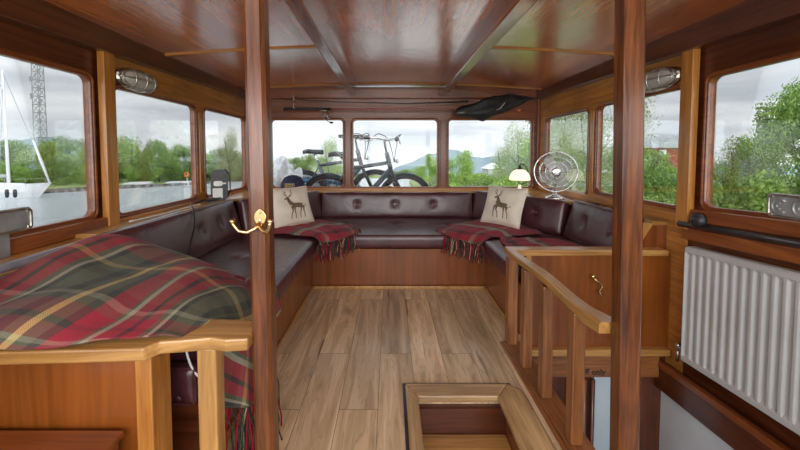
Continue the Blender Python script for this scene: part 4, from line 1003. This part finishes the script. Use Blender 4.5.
M['hull'] = mottled('white_gelcoat', (.78, .79, .80), (.86, .86, .86), 2, rough=.25)
M['tarp'] = mottled('silver_tarpaulin', (.45, .47, .50), (.82, .84, .86), 9, rough=.35, bump=1.0, dist=.05)
M['blue'] = mottled('blue_paint', (.05, .14, .25), (.12, .24, .36), 9, rough=.35)
M['galv'] = mottled('galvanised_steel', (.30, .32, .34), (.42, .44, .46), 2, rough=.6)
M['slate'] = mottled('grey_roof', (.30, .31, .33), (.40, .41, .43), 6, rough=.8)
M['brickred'] = mottled('red_cladding', (.30, .045, .035), (.42, .07, .05), 4, rough=.8)
bm = BM(); ys = (-150, -5, 400)
vs = [[bm.verts.new((x, y, WZ)) for x in (-400, 60)] for y in ys]
for a, b in zip(vs, vs[1:]): bm.faces.new((a[0], a[1], b[1], b[0]))
tag(mk('river', lay(bm), M['water']), kind='structure')
def land(name, pts, mat):
    bm = BM(); a = [bm.verts.new((x, y, LZ)) for x, y in pts]; b = [bm.verts.new((x, y, WZ-.5)) for x, y in pts]; n = len(pts)
    f = bm.faces.new(a)
    for i in range(n): bm.faces.new((a[i], b[i], b[(i+1) % n], a[(i+1) % n]))
    bmesh.ops.recalc_face_normals(bm, faces=bm.faces); tag(mk(name, lay(bm), M[mat]), kind='structure')
land('ground', [(-60, -5), (-40, 20), (-36.6, 36.6), (-38, 48), (-37.7, 64), (-50, 121), (-42, 188), (0, 188), (12, 188), (8, 130), (4.6, 80), (2.9, 40), (2.6, 20), (3.0, 12), (3.4, 5), (3.4, -5), (3000, -5), (3000, 3000), (-3000, 3000), (-3000, -5)], 'grass')
land('ground_aft', [(3.4, -5), (3.4, -60), (200, -60), (200, -5)], 'grass')
bm = BM()
for a, b in ((V((-60, -5, 0)), V((-40, 20, 0))), (V((-40, 20, 0)), V((-36.6, 36.6, 0))), (V((-36.6, 36.6, 0)), V((-38, 48, 0))), (V((-38, 48, 0)), V((-37.7, 64, 0))), (V((-37.7, 64, 0)), V((-50, 121, 0)))):
    d = (b-a).normalized(); s = V((-d.y, d.x, 0)); hexa(bm, [V((p.x, p.y, z)) for z in (WZ-.2, LZ+.12) for p in (a-s*.35, b-s*.35, b+s*.35, a+s*.35)])
bmesh.ops.recalc_face_normals(bm, faces=bm.faces)
tag(mk('quay_edge', lay(bm), M['concrete']), kind='structure')
# hills
def hills(name, Y, prof, mat):
    bm = BM(); N = 160; pr = []
    P = [V((u, v, 0)) for u, v in prof]
    xs0, xs1 = prof[0][0], prof[-1][0]
    for i in range(N+1):
        u = xs0+(xs1-xs0)*i/N
        for a, b in zip(prof, prof[1:]):
            if a[0] <= u <= b[0]: f = (u-a[0])/(b[0]-a[0]); f = f*f*(3-2*f); v = a[1]+(b[1]-a[1])*f; break
        v += noise.noise(V((u*.07, 0, Y)))*1.2+noise.noise(V((u*.3, 2, Y)))*.5
        p = at(u, v, Y); pr.append((bm.verts.new((p.x, Y*.9, gz(Y*.9, LZ-3))), bm.verts.new((p.x, Y, p.z)), bm.verts.new((p.x*1.1, Y*1.25, gz(Y*1.25, LZ-3)))))
    for a, b in zip(pr, pr[1:]):
        for k in range(2): bm.faces.new((a[k], b[k], b[k+1], a[k+1]))
    bmesh.ops.recalc_face_normals(bm, faces=bm.faces)
    return tag(mk(name, bm, M[mat], smooth=True), kind='structure')
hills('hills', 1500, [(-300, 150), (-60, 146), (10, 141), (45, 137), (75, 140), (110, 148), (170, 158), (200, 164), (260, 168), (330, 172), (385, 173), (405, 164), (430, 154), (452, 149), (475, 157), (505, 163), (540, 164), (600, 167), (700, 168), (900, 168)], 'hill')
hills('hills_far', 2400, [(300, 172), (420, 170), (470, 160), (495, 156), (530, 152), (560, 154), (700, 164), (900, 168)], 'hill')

# --- plants
def leaf_cloud(seed, blobs, n, size, droop=.3):
    rnd = random.Random(seed); bm = BM()
    tot = sum(b[3]**2 for b in blobs)
    for (bx, by, bz, br) in blobs:
        for _ in range(int(n*br*br/tot)):
            while True:
                d = V((rnd.uniform(-1, 1), rnd.uniform(-1, 1), rnd.uniform(-1, 1)))
                if .05 < d.length < 1: break
            d.normalize(); rr = br*(.5+.5*rnd.random()); rr *= 1+.35*noise.noise(d*2.6+V((seed, bx, by)))
            p = V((bx, by, bz))+V((d.x*rr, d.y*rr, d.z*rr*.9)); s = size*rnd.uniform(.6, 1.3)
            nrm = (d+V((rnd.uniform(-1, 1), rnd.uniform(-1, 1), rnd.uniform(-.6, 1)))*.9).normalized()
            a = nrm.orthogonal().normalized(); a.rotate(Matrix.Rotation(rnd.uniform(0, 6.28), 3, nrm)); b = nrm.cross(a)
            bm.faces.new([bm.verts.new(p+a*s), bm.verts.new(p+b*s*.5), bm.verts.new(p-a*s*.8), bm.verts.new(p-b*s*.5)])
    return bm
def trunk_bm(h, r, seed, nb=6, spread=1.0):
    rnd = random.Random(seed); bm = BM(); top = V((rnd.uniform(-.2, .2), rnd.uniform(-.2, .2), h))
    sweep(bm, [(0, 0, 0), (0, 0, h*.3), top*.65, top], [r, r*.8, r*.55, r*.2], 7)
    for k in range(nb):
        a = 6.28*k/nb+rnd.random(); z = h*rnd.uniform(.35, .75); l = spread*rnd.uniform(.6, 1)
        sweep(bm, [(0, 0, z), (l*.5*math.cos(a), l*.5*math.sin(a), z+l*.35), (l*math.cos(a), l*math.sin(a), z+l*.8)], [r*.4, r*.25, r*.08], 5)
    return bm
PROTO = {}
def plant_proto(key, name, kind, mat, seed, n, size, nblob=9, shape='round', label=None):
    rnd = random.Random(seed); bl = []
    for i in range(nblob):
        if shape == 'round': a = rnd.uniform(0, 6.28); q = rnd.uniform(0, .62); z = rnd.uniform(.12, .86); bl.append((q*math.cos(a)*.8*(1.15-z*.5), q*math.sin(a)*.8, z, rnd.uniform(.15, .27)))
        elif shape == 'tall': a = rnd.uniform(0, 6.28); z = rnd.uniform(.25, .93); q = rnd.uniform(0, .22)*(1.3-z); bl.append((q*math.cos(a), q*math.sin(a), z, rnd.uniform(.07, .14)))
        elif shape == 'low': a = rnd.uniform(0, 6.28); q = rnd.uniform(0, .75); bl.append((q*math.cos(a), q*math.sin(a), rnd.uniform(.15, .62), rnd.uniform(.2, .36)))
    leaves = leaf_cloud(seed, bl, n, size)
    me = bpy.data.meshes.new(name+'_leaves'); leaves.to_mesh(me); leaves.free(); me.materials.append(M[mat])
    tr = trunk_bm(.82 if shape != 'low' else .45, .022 if shape != 'low' else .014, seed, spread=.3); mt = bpy.data.meshes.new(name+'_trunk'); tr.to_mesh(mt); tr.free(); mt.materials.append(M['bark'])
    PROTO[key] = (name, me, mt, kind)
plant_proto('tA', 'tree', 'tree', 'leafdark', 11, 12000, .017, 17)
plant_proto('tB', 'tree', 'tree', 'leaf', 12, 13000, .016, 17)
plant_proto('tC', 'tree', 'tree', 'leafpale', 13, 15000, .011, 24)
plant_proto('tT', 'tree', 'tree', 'leafpale', 14, 3000, .011, 18, 'tall')
plant_proto('bA', 'bush', 'bush', 'leaflime', 15, 7000, .036, 12, 'low')
plant_proto('bB', 'bush', 'bush', 'leaf', 16, 7000, .034, 12, 'low')
plant_proto('bC', 'bush', 'bush', 'leafpale', 17, 7000, .030, 12, 'low')
rp_ = random.Random(5)
def plant(key, x, y, h, w, label, group=None, z=None, rz=None):
    if z is None: z = gz(y, LZ); h = h+.06*y-.35
    name, me, mt, kind = PROTO[key]
    r = empty(name, (x, y, z), label, kind, group, rz=rp_.uniform(0, 6.28) if rz is None else rz)
    a = bpy.data.objects.new('foliage', me); b = bpy.data.objects.new('trunk' if kind == 'tree' else 'stem', mt)
    for o in (a, b): COL.objects.link(o); o.parent = r
    a.scale = (w, w, h); b.scale = (h*.8, h*.8, h); return r
def px_plant(key, u, vtop, Y, w, label, group=None):
    """top of the plant seen at u, vtop from the camera when it stands at distance Y"""
    p = at(u, vtop, Y); z = gz(Y, LZ); return plant(key, p.x, Y, max(.6, (p.z-z)/.97), w/FPX*Y/.55, label, group, z=z)
LB = 'bushy green tree in the wood beyond the far bank'
for (u, v, Y, w, k) in [(-330, 130, 50, 40, 'tA'), (-250, 128, 52, 38, 'tB'), (-180, 130, 54, 36, 'tA'), (-120, 134, 54, 34, 'tB'), (-70, 136, 56, 34, 'tA'), (-30, 140, 58, 26, 'tB'), (2, 141, 60, 24, 'tA'), (22, 139, 62, 20, 'tB'), (46, 136, 60, 24, 'tB'), (68, 138, 64, 20, 'tA'), (86, 141, 62, 18, 'tB'), (100, 140, 66, 18, 'tA'),
                        (158, 141, 74, 15, 'tA'), (170, 147, 80, 15, 'tB'), (184, 146, 84, 17, 'tA'), (203, 150, 92, 16, 'tB'), (219, 149, 96, 16, 'tA'), (240, 147, 100, 18, 'tB'), (12, 158, 54, 16, 'tB'), (58, 157, 52, 18, 'tA'), (92, 158, 56, 16, 'tB'), (176, 162, 76, 16, 'tB'), (212, 164, 90, 16, 'tA')]:
    px_plant(k, u, v, Y, w, LB, 'trees beyond the far bank')
for i, (u, v, Y) in enumerate([(u, 166+(i % 3), 56+u*.2) for i, u in enumerate(range(-20, 260, 14))]):
    px_plant(('bA', 'bC', 'bB')[i % 3], u, v, Y, 11, 'low green bush at the foot of the far bank trees', 'bushes on the far bank')
px_plant('tB', 131, 130, 64, 22, 'tallest bushy tree on the far bank, seen below the caged lamp')
px_plant('tB', 114, 137, 66, 16, 'leafy tree left of the tallest bushy tree on the far bank')
px_plant('tC', 229, 129, 80, 14, 'slender pale birch like tree rising behind the upright case')
LF = 'rounded green tree standing beyond the bow behind the bicycles'
for (u, v, Y, w, k) in [(262, 158, 175, 16, 'tA'), (280, 157, 190, 14, 'tB'), (294, 158, 195, 12, 'tA'), (306, 151, 192, 15, 'tB'), (322, 158, 195, 14, 'tA'), (338, 161, 196, 12, 'tB'), (352, 165, 197, 12, 'tA'), (368, 171, 198, 12, 'tB'), (386, 173, 199, 12, 'tA'), (404, 168, 196, 12, 'tB'), (419, 164, 120, 13, 'tB'), (432, 150, 70, 10, 'tB'), (441, 158, 75, 12, 'tA')]:
    px_plant(k, u, v, Y, w, LF, 'trees beyond the bow')
px_plant('tC', 328, 137, 150, 18, 'pale feathery tree rising above the saddles outside the bow window')
px_plant('tB', 463, 146, 60, 15, 'round green tree in the window to the left of the table lamp')
px_plant('tC', 520, 125, 34, 25, 'large pale willow like tree behind the table lamp')
px_plant('tC', 503, 142, 38, 15, 'smaller pale tree beside the large willow like tree')
for (u, v, Y, w, k) in [(448, 168, 28, 13, 'bB'), (480, 170, 44, 16, 'bA'), (464, 172, 24, 14, 'bA'), (488, 172, 26, 14, 'bB'), (508, 172, 24, 15, 'bA'), (530, 170, 22, 16, 'bA'), (548, 166, 20, 18, 'bB'), (425, 174, 30, 10, 'bA'), (437, 172, 28, 10, 'bC'), (455, 178, 17, 16, 'bA'), (483, 178, 17, 17, 'bC'), (512, 178, 16, 18, 'bA'), (538, 176, 15, 18, 'bC'), (437, 180, 18, 12, 'bA')]:
    px_plant(k, u, v, Y, w, 'low bright green shrub in the hedge outside the bow windows', 'shrubs outside the bow')
# right bank, near
LR = 'leafy green tree crowding the near bank outside the right windows'
for (x, y, h, w, k) in [(9.2, 18, 5.4, 4.6, 'tC'), (8.0, 13.5, 4.4, 3.4, 'tC'), (11.5, 24, 5.2, 4.5, 'tB'), (13.4, 17.5, 2.7, 3.6, 'tB'), (10.6, 15, 3.0, 3.0, 'tB'),
                        (8.9, 9.1, 2.2, 1.9, 'tB'), (9.9, 9.5, 2.6, 1.9, 'tC'), (10.8, 9.9, 3.0, 1.9, 'tB'), (12.7, 10.4, 4.1, 2.0, 'tA'), (12.9, 8.4, 4.6, 2.6, 'tB'), (11.2, 6.2, 4.6, 3.2, 'tC'), (11.5, 3.2, 6, 4, 'tB'), (12, 0, 6, 4, 'tA'), (9.6, 4.2, 4.2, 2.6, 'tC')]:
    plant(k, x, y, h, w, LR, 'trees on the near bank')
plant('tA', 11.9, 9.6, 4.0, 2.0, 'tallest dark tree at the edge of the window over the radiator')
LU = 'lime green bush growing on the near bank close outside the right windows'
rb = random.Random(21)
for i, (x, y) in enumerate([(4.6, 2.6), (5.6, 3.4), (5.0, 4.4), (6.6, 2.4), (6.8, 4.2), (5.8, 5.6), (7.6, 5.6), (4.8, 6.6), (6.4, 7.2), (8.2, 7.4), (5.2, 8.8), (7.0, 9.2), (4.6, 10.8), (6.2, 11.6), (8.4, 3.2), (4.9, 1.2), (6.4, .4), (9.0, 9.6), (5.3, 13.6), (9.2, 5.2), (8.4, 1.4), (4.2, 12.6), (4.0, 8.2)]):
    k = ('bA', 'bC', 'bB')[i % 3] if x > 5.4 else ('bA', 'bC')[i % 2]
    plant(k, x, y, (1.05 if x < 5.5 else 1.35 if x < 7.4 else 1.7)*rb.uniform(.85, 1.2), rb.uniform(1.1, 1.5), LU, 'bushes on the near bank')

# --- red house with grey roof on the right
h0 = at(657, 150, 34)
hs = empty('house', (h0.x+1, 34, gz(34, LZ)), 'red house with a grey roof glimpsed past the post by the handrail', 'house')
mk('walls', box(BM(), (h0.x-1.6, 33, gz(38, LZ)), (h0.x+4, 38, h0.z+.3)), M['brickred'], hs)
bm = BM(); hexa(bm, [(h0.x-2.4, 32.6, h0.z+.2), (h0.x+4.4, 32.6, h0.z+.2), (h0.x+4.4, 38.4, h0.z+.2), (h0.x-2.4, 38.4, h0.z+.2), (h0.x-.9, 35.4, h0.z+1.5), (h0.x+4.4, 35.4, h0.z+1.5), (h0.x+4.4, 35.6, h0.z+1.5), (h0.x-.9, 35.6, h0.z+1.5)])
bmesh.ops.recalc_face_normals(bm, faces=bm.faces); mk('roof', bm, M['slate'], hs)
mk('window', box(BM(), (h0.x-.6, 32.95, h0.z-.6), (h0.x+.1, 33, h0.z)), M['white'], hs)
# --- white roofed house ahead
h1 = at(497, 169, 60)
hs = empty('house', (h1.x, 60, gz(60, LZ)), 'low white roofed building beyond the hedge left of the table lamp', 'house')
mk('walls', box(BM(), (h1.x-1.5, 60, gz(64, LZ)), (h1.x+1.5, 64, h1.z+.0)), M['whitewall'], hs)
bm = BM(); hexa(bm, [(h1.x-1.8, 59.7, h1.z), (h1.x+1.8, 59.7, h1.z), (h1.x+1.8, 64.3, h1.z), (h1.x-1.8, 64.3, h1.z), (h1.x-.6, 61.9, h1.z+1.0), (h1.x+.6, 61.9, h1.z+1.0), (h1.x+.6, 62.1, h1.z+1.0), (h1.x-.6, 62.1, h1.z+1.0)])
bmesh.ops.recalc_face_normals(bm, faces=bm.faces); mk('roof', bm, M['hull'], hs)

# --- lattice mast
def lattice():
    Y = 170; c = at(40.5, 137, Y); top = at(40.5, 55, Y).z; bw = 3.5*Y/FPX; tw = 2.9*Y/FPX
    r = empty('lattice_mast', (c.x, Y, gz(Y, LZ)), 'tall grey steel lattice mast standing beyond the far bank trees', 'mast')
    n = 15; z0 = gz(Y, LZ); lev = []
    for i in range(n+1):
        t = i/n; w = bw+(tw-bw)*t; z = z0+(top-z0)*t; lev.append([V((c.x+a*w, Y+b*w, z)) for a, b in ((-1, -1), (1, -1), (1, 1), (-1, 1))])
    for k in range(4): mk('leg', sweep(BM(), [l[k] for l in lev], .22, 5), M['galv'], r)
    bm = BM()
    for a, b in zip(lev, lev[1:]):
        for k in range(4):
            k2 = (k+1) % 4; sweep(bm, [a[k], b[k2]], .13, 4); sweep(bm, [a[k2], b[k]], .13, 4); sweep(bm, [b[k], b[k2]], .16, 4)
    mk('bracing', bm, M['galv'], r)
    for t, s in ((.62, 1), (.66, -1), (.72, 1), (.80, -1), (.86, 1), (.93, 1)):
        z = z0+(top-z0)*t; x = c.x+s*(tw*1.6)
        mk('antenna', sweep(BM(), [(x, Y-1.5, z-1), (x, Y-1.5, z+1.6)], .35, 6), M['galv'], r)
lattice()
# --- sailing boat
def sailboat():
    Y = 29.5; o = at(-6, 197, Y); x0 = o.x; WZ_ = gz(Y, WZ)
    r = empty('sailing_boat', (x0, Y, WZ_), 'white sailing boat moored on the river with a bare mast', 'boat')
    bow = at(52, 186, Y); L_ = 11.0; zt = at(30, 187, Y).z
    bm = BM(); prev = None; N = 22
    for i in range(N+1):
        t = i/N; X = bow.x-L_*t; w = 1.6*math.sin(min(1, t*1.35)*math.pi/2)**.8*(1-.25*max(0, t-.6)); sheer = zt+.40*(1-t)**2
        wl = WZ_-.05; bx = -1.2*(1-t)**3
        cur = [bm.verts.new(p) for p in ((X, Y-w, sheer), (X+bx*.5, Y-w*.92, (sheer+wl)/2), (X+bx, Y-w*.6, wl), (X+bx, Y+w*.6, wl), (X+bx*.5, Y+w*.92, (sheer+wl)/2), (X, Y+w, sheer))]
        if prev:
            for k in range(5): bm.faces.new((prev[k], prev[k+1], cur[k+1], cur[k]))
            bm.faces.new((prev[5], prev[0], cur[0], cur[5]))
        prev = cur
    bm.faces.new(prev); bmesh.ops.remove_doubles(bm, verts=bm.verts, dist=1e-3); bmesh.ops.recalc_face_normals(bm, faces=bm.faces)
    mk('hull', bm, M['hull'], r)
    zd = zt
    bm = BM(); hexa(bm, [(bow.x-6.6, Y-.8, zd-.05), (bow.x-2.2, Y-.6, zd-.02), (bow.x-2.2, Y+.6, zd-.02), (bow.x-6.6, Y+.8, zd-.05), (bow.x-6.4, Y-.6, zd+.38), (bow.x-2.9, Y-.45, zd+.3), (bow.x-2.9, Y+.45, zd+.3), (bow.x-6.4, Y+.6, zd+.38)]); bmesh.ops.recalc_face_normals(bm, faces=bm.faces)
    mk('coachroof', bm, M['hull'], r, bevel=.06)
    mb = at(9, 190, Y); mt = at(4, 70, Y)
    mk('mast', sweep(BM(), [(mb.x, Y, zd), (mb.x-.05, Y, mt.z)], [.12, .08], 8), M['hull'], r, smooth=True)
    sp = at(8, 137, Y).z
    mk('spreader', sweep(BM(), [(mb.x+.35, Y-.5, sp-.05), (mb.x, Y, sp), (mb.x+.1, Y+.7, sp-.05)], .025, 6), M['hull'], r)
    mk('boom', sweep(BM(), [(mb.x, Y, zd+.95), (mb.x-3.6, Y, zd+.9)], .16, 8), M['galv'], r, smooth=True)
    mk('forestay', sweep(BM(), [(mb.x, Y, mt.z-.3), (bow.x-.1, Y, zd+.25)], .025, 5), M['galv'], r)
    f0 = at(33, 140, Y); f1 = at(50, 184, Y+.0)
    mk('furled_sail', sweep(BM(), [f0, f0.lerp(f1, .5), f1], [.06, .11, .07], 6), M['hull'], r, smooth=True)
    bm = BM()
    for x, z in ((mb.x-.4, 0), (mb.x+.4, 0), (mb.x-4.6, 0)): sweep(bm, [(x, Y-1.1, zd), (mb.x-.05, Y, mt.z-1)], .018, 4)
    mk('shroud', bm, M['galv'], r)
    bm = BM(); pts = []
    for i in range(7):
        x = bow.x-.3-i*1.2; w = -min(1.25, .25+.5*i); sweep(bm, [(x, Y+w, zd+.15), (x, Y+w, zd+.75)], .014, 5); pts.append((x, Y+w, zd+.75))
    sweep(bm, pts, .010, 5); mk('guard_rail', bm, M['galv'], r)
    for u in (9, 17):
        p = at(u, 193, Y-1.6); mk('fender', lathe(BM(), [(0, -.38), (.11, -.32), (.14, 0), (.11, .30), (0, .34)], (p.x, Y-1.75, zd-.35), 12), M['black'], r, smooth=True)
sailboat()
# jetty pieces and life ring post on the far bank
for i, (u, Y, w) in enumerate(((134, 56, 1.6), (176, 62, 1.8))):
    x = at(u, 180, Y).x; zz = gz(Y, LZ); bm = BM(); hexa(bm, [(x-w, Y-.5, zz-.5), (x+w, Y+.5, zz-.5), (x+w*.9, Y+2.4, zz-.5), (x-w*1.1, Y+1.2, zz-.5), (x-w, Y-.5, zz+.12), (x+w, Y+.5, zz+.12), (x+w*.9, Y+2.4, zz+.3), (x-w*1.1, Y+1.2, zz+.3)])
    bmesh.ops.recalc_face_normals(bm, faces=bm.faces); o = mk('landing_stage', bm, M['whitewall']); tag(o, 'pale landing stage on the far bank '+('nearer the caged lamp post' if i == 0 else 'beside the orange lifebuoy'), 'landing stage')
p = at(187, 175, 66)
lb = empty('lifebuoy_stand', (p.x, 66, gz(66, LZ)), 'orange lifebuoy on a short post on the far bank', 'lifebuoy')
mk('stand_post', box(BM(), (p.x-.08, 66, gz(66, LZ)), (p.x+.08, 66.15, p.z+.1)), M['whitewall'], lb)
mk('ring', sweep(BM(), [(p.x+.36*math.cos(t), 65.9, p.z+.05+.42*math.sin(t)) for t in [2*math.pi*i/16 for i in range(16)]], .14, 8, closed=True), M['orange'], lb, smooth=True)

# --- foredeck and bicycles
bm = prism(BM(), [(-2.55, -1.5), (-1.88, -1.5), (-1.88, YB+T), (1.94, YB+T), (1.94, -1.5), (2.6, -1.5), (2.6, 4.5), (2.35, 6.2), (1.5, 8.0), (0.0, 9.2), (-1.5, 8.0), (-2.3, 6.2), (-2.55, 4.5)], .05, .25)  # unseen side decks added, white to bounce sky light onto the ceiling
o = mk('foredeck', bm, M['deck']); tag(o, kind='structure')
bm = BM(); hexa(bm, [(-1.95, -1.0, -1.3), (1.98, -1.0, -1.3), (1.9, 6.0, -1.3), (-1.9, 6.0, -1.3), (-1.95, -1.0, -.35), (-1.9, -1.0, -.35), (-1.9, 6.0, -.35), (-1.95, 6.0, -.35)]) if False else None
M['bikeframe'] = mottled('dark_slate_paint', (.035, .05, .065), (.06, .08, .10), 6, rough=.3, coat=.6)
M['tyre'] = mottled('tyre_rubber', (.015, .015, .015), (.05, .05, .05), 30, rough=.7)
def bicycle(x, y, label, lean, mat, steer, s=1.0):
    r = empty('bicycle', (x, y, .25), label, 'bicycle', 'bicycles on the foredeck'); r.rotation_euler = (lean, 0, 0)
    R_ = .345*s; rear, front = V((-.52*s, 0, R_)), V((.60*s, 0, R_)); seat = V((-.30*s, 0, .93*s)); bb = V((-.06*s, 0, .29*s)); head = V((.33*s, 0, 1.04*s)); hd2 = V((.39*s, 0, .80*s))
    for nm, c in (('wheel', rear), ('wheel', front)):
        bm = BM(); sweep(bm, [(c.x+R_*math.cos(t), 0, c.z+R_*math.sin(t)) for t in [2*math.pi*i/36 for i in range(36)]], .020, 8, closed=True)
        w = mk(nm, bm, M['tyre'], r, smooth=True, world=False)
        bm = BM(); sweep(bm, [(c.x+(R_-.025)*math.cos(t), 0, c.z+(R_-.025)*math.sin(t)) for t in [2*math.pi*i/36 for i in range(36)]], .010, 6, closed=True)
        for i in range(24):
            t = 2*math.pi*i/24; sweep(bm, [(c.x+.02*math.cos(t+.5), .02*(-1)**i, c.z+.02*math.sin(t+.5)), (c.x+(R_-.03)*math.cos(t), 0, c.z+(R_-.03)*math.sin(t))], .0015, 3, cap=False)
        lathe(bm, [(0, -.04), (.022, -.04), (.022, .04), (0, .04)], n=12, M=basis(c, (1, 0, 0), (0, 0, 1), (0, 1, 0)))
        mk('rim', bm, M['chrome'], w, world=False)
        bm = BM(); sweep(bm, [(c.x+(R_+.035)*math.cos(t), 0, c.z+(R_+.035)*math.sin(t)) for t in [math.radians(d) for d in range(20, 170, 10)]], .024, 6, flat=.4); mk('mudguard', bm, M['black'], r, smooth=True, world=False)
    bm = BM(); st = seat*.8+bb*.2
    for a, b, q in ((hd2, bb, .040), (head, hd2, .034), (bb, st, .028), (st, hd2*.6+head*.4, .028)): sweep(bm, [a, b], q, 10)
    for k in (-1, 1):
        sweep(bm, [bb+V((0, .03*k, 0)), rear+V((0, .06*k, 0))], .011, 8); sweep(bm, [st, rear+V((0, .06*k, 0))], .009, 8)
    mk('frame', bm, M[mat], r, smooth=True, world=False)
    bm = BM()
    for k in (-1, 1): sweep(bm, [hd2+V((0, .035*k, 0)), front+V((0, .055*k, 0))], .022, 8)
    mk('fork', bm, M['black'], r, smooth=True, world=False)
    sd = seat-bb; top = seat+sd.normalized()*.06
    mk('seat_post', sweep(BM(), [st, top], .022, 8), M['chrome'], r, smooth=True, world=False)
    bm = BM(); P = [(-.17, .095, .0), (-.11, .105, .014), (-.02, .055, .006), (.06, .026, .002), (.14, .018, 0)]; prev = None
    for px, w, dz in P:
        cur = [bm.verts.new((top.x+px, w*math.cos(a), top.z+.03+dz+(.030 if math.sin(a) > 0 else .045)*math.sin(a))) for a in [2*math.pi*i/12 for i in range(12)]]
        if prev:
            for k in range(12): bm.faces.new((prev[k], prev[(k+1) % 12], cur[(k+1) % 12], cur[k]))
        else: bm.faces.new(cur)
        prev = cur
    bm.faces.new(prev); bmesh.ops.recalc_face_normals(bm, faces=bm.faces); mk('saddle', bm, M['black'], r, smooth=True, world=False)
    hb = head+V((-.03, 0, .16)); cs, sn = math.cos(steer), math.sin(steer)
    def H(fx, sy, z): return hb+V((fx*cs-sy*sn, fx*sn+sy*cs, z))
    mk('stem', sweep(BM(), [head, hb, H(.07, 0, .02)], .015, 8), M['black'], r, smooth=True, world=False)
    mk('handlebar', sweep(BM(), [H(-.10, -.30, .05), H(-.02, -.22, .05), H(.06, -.10, .03), H(.07, 0, .02), H(.06, .10, .03), H(-.02, .22, .05), H(-.10, .30, .05)], .022, 8), M['chrome'], r, smooth=True, world=False)
    for k in (-1, 1):
        mk('grip', sweep(BM(), [H(-.15, .335*k, .05), H(-.03, .25*k, .05)], .032, 8), M['black'], r, smooth=True, world=False)
        mk('brake_lever', sweep(BM(), [H(-.03, .22*k, .045), H(.03, .25*k, .01), H(-.05, .32*k, -.01)], .011, 6), M['chrome'], r, smooth=True, world=False)
        P2 = [H(-.02, .2*k, .05), H(.12, .2*k, .10), H(.20, .08*k, .0), hd2+V((.05, 0, .1))]; mk('brake_cable', sweep(BM(), [catmull(P2, i/20) for i in range(21)], .0065, 5), M['black'], r, smooth=True, world=False)
    mk('crank', sweep(sweep(BM(), [bb+V((0, .07, 0)), bb+V((.12, .07, -.10))], .010, 6), [bb+V((0, -.07, 0)), bb+V((-.12, -.07, .10))], .010, 6), M['black'], r, world=False)
    mk('headlamp', lathe(BM(), [(0, 0), (.02, .0), (.035, .04), (.033, .05), (0, .055)], n=14, M=basis(hd2+V((.06, 0, .12)), (0, 1, 0), (0, 0, 1), (1, 0, 0))), M['chrome'], r, smooth=True, world=False)
    return r
bicycle(-.38, 4.98, 'nearer dark bicycle on the foredeck with its handlebar in the middle window', .10, 'bikeframe', .9, 1.0)
bicycle(-.86, 5.45, 'farther bicycle on the foredeck with its saddle left of the window mullion', .06, 'bikeframe', .5, 1.04)
# silver tarpaulin heap and rolled dinghy
bm = BM(); ball(bm, (-1.62, 5.1, .55), .50, (.62, .7, 1.15), 5, .45); o = mk('tarpaulin', bm, M['tarp'], smooth=True); tag(o, 'crumpled silver tarpaulin heap outside the bow window beside the post', 'tarpaulin')
dg = empty('rolled_boat_cover', (-1.0, 5.6, .25), 'bundle of blue grey tubes lying on the foredeck under the saddles', 'bundle')
for k in range(4):
    P = [V((-1.75, 5.55+.04*k, .60+.085*k)), V((-1.2, 5.6, .66+.085*k)), V((-.75, 5.6, .62+.085*k)), V((-.5, 5.62, .54+.08*k))]
    mk('tube', sweep(BM(), [catmull(P, i/14) for i in range(15)], .045, 10), M['blue'] if k % 2 == 0 else M['galv'], dg, smooth=True)
mk('supporting_crate', box(BM(), (-1.7, 5.45, .25), (-.7, 5.8, .56)), M['galv'], dg)
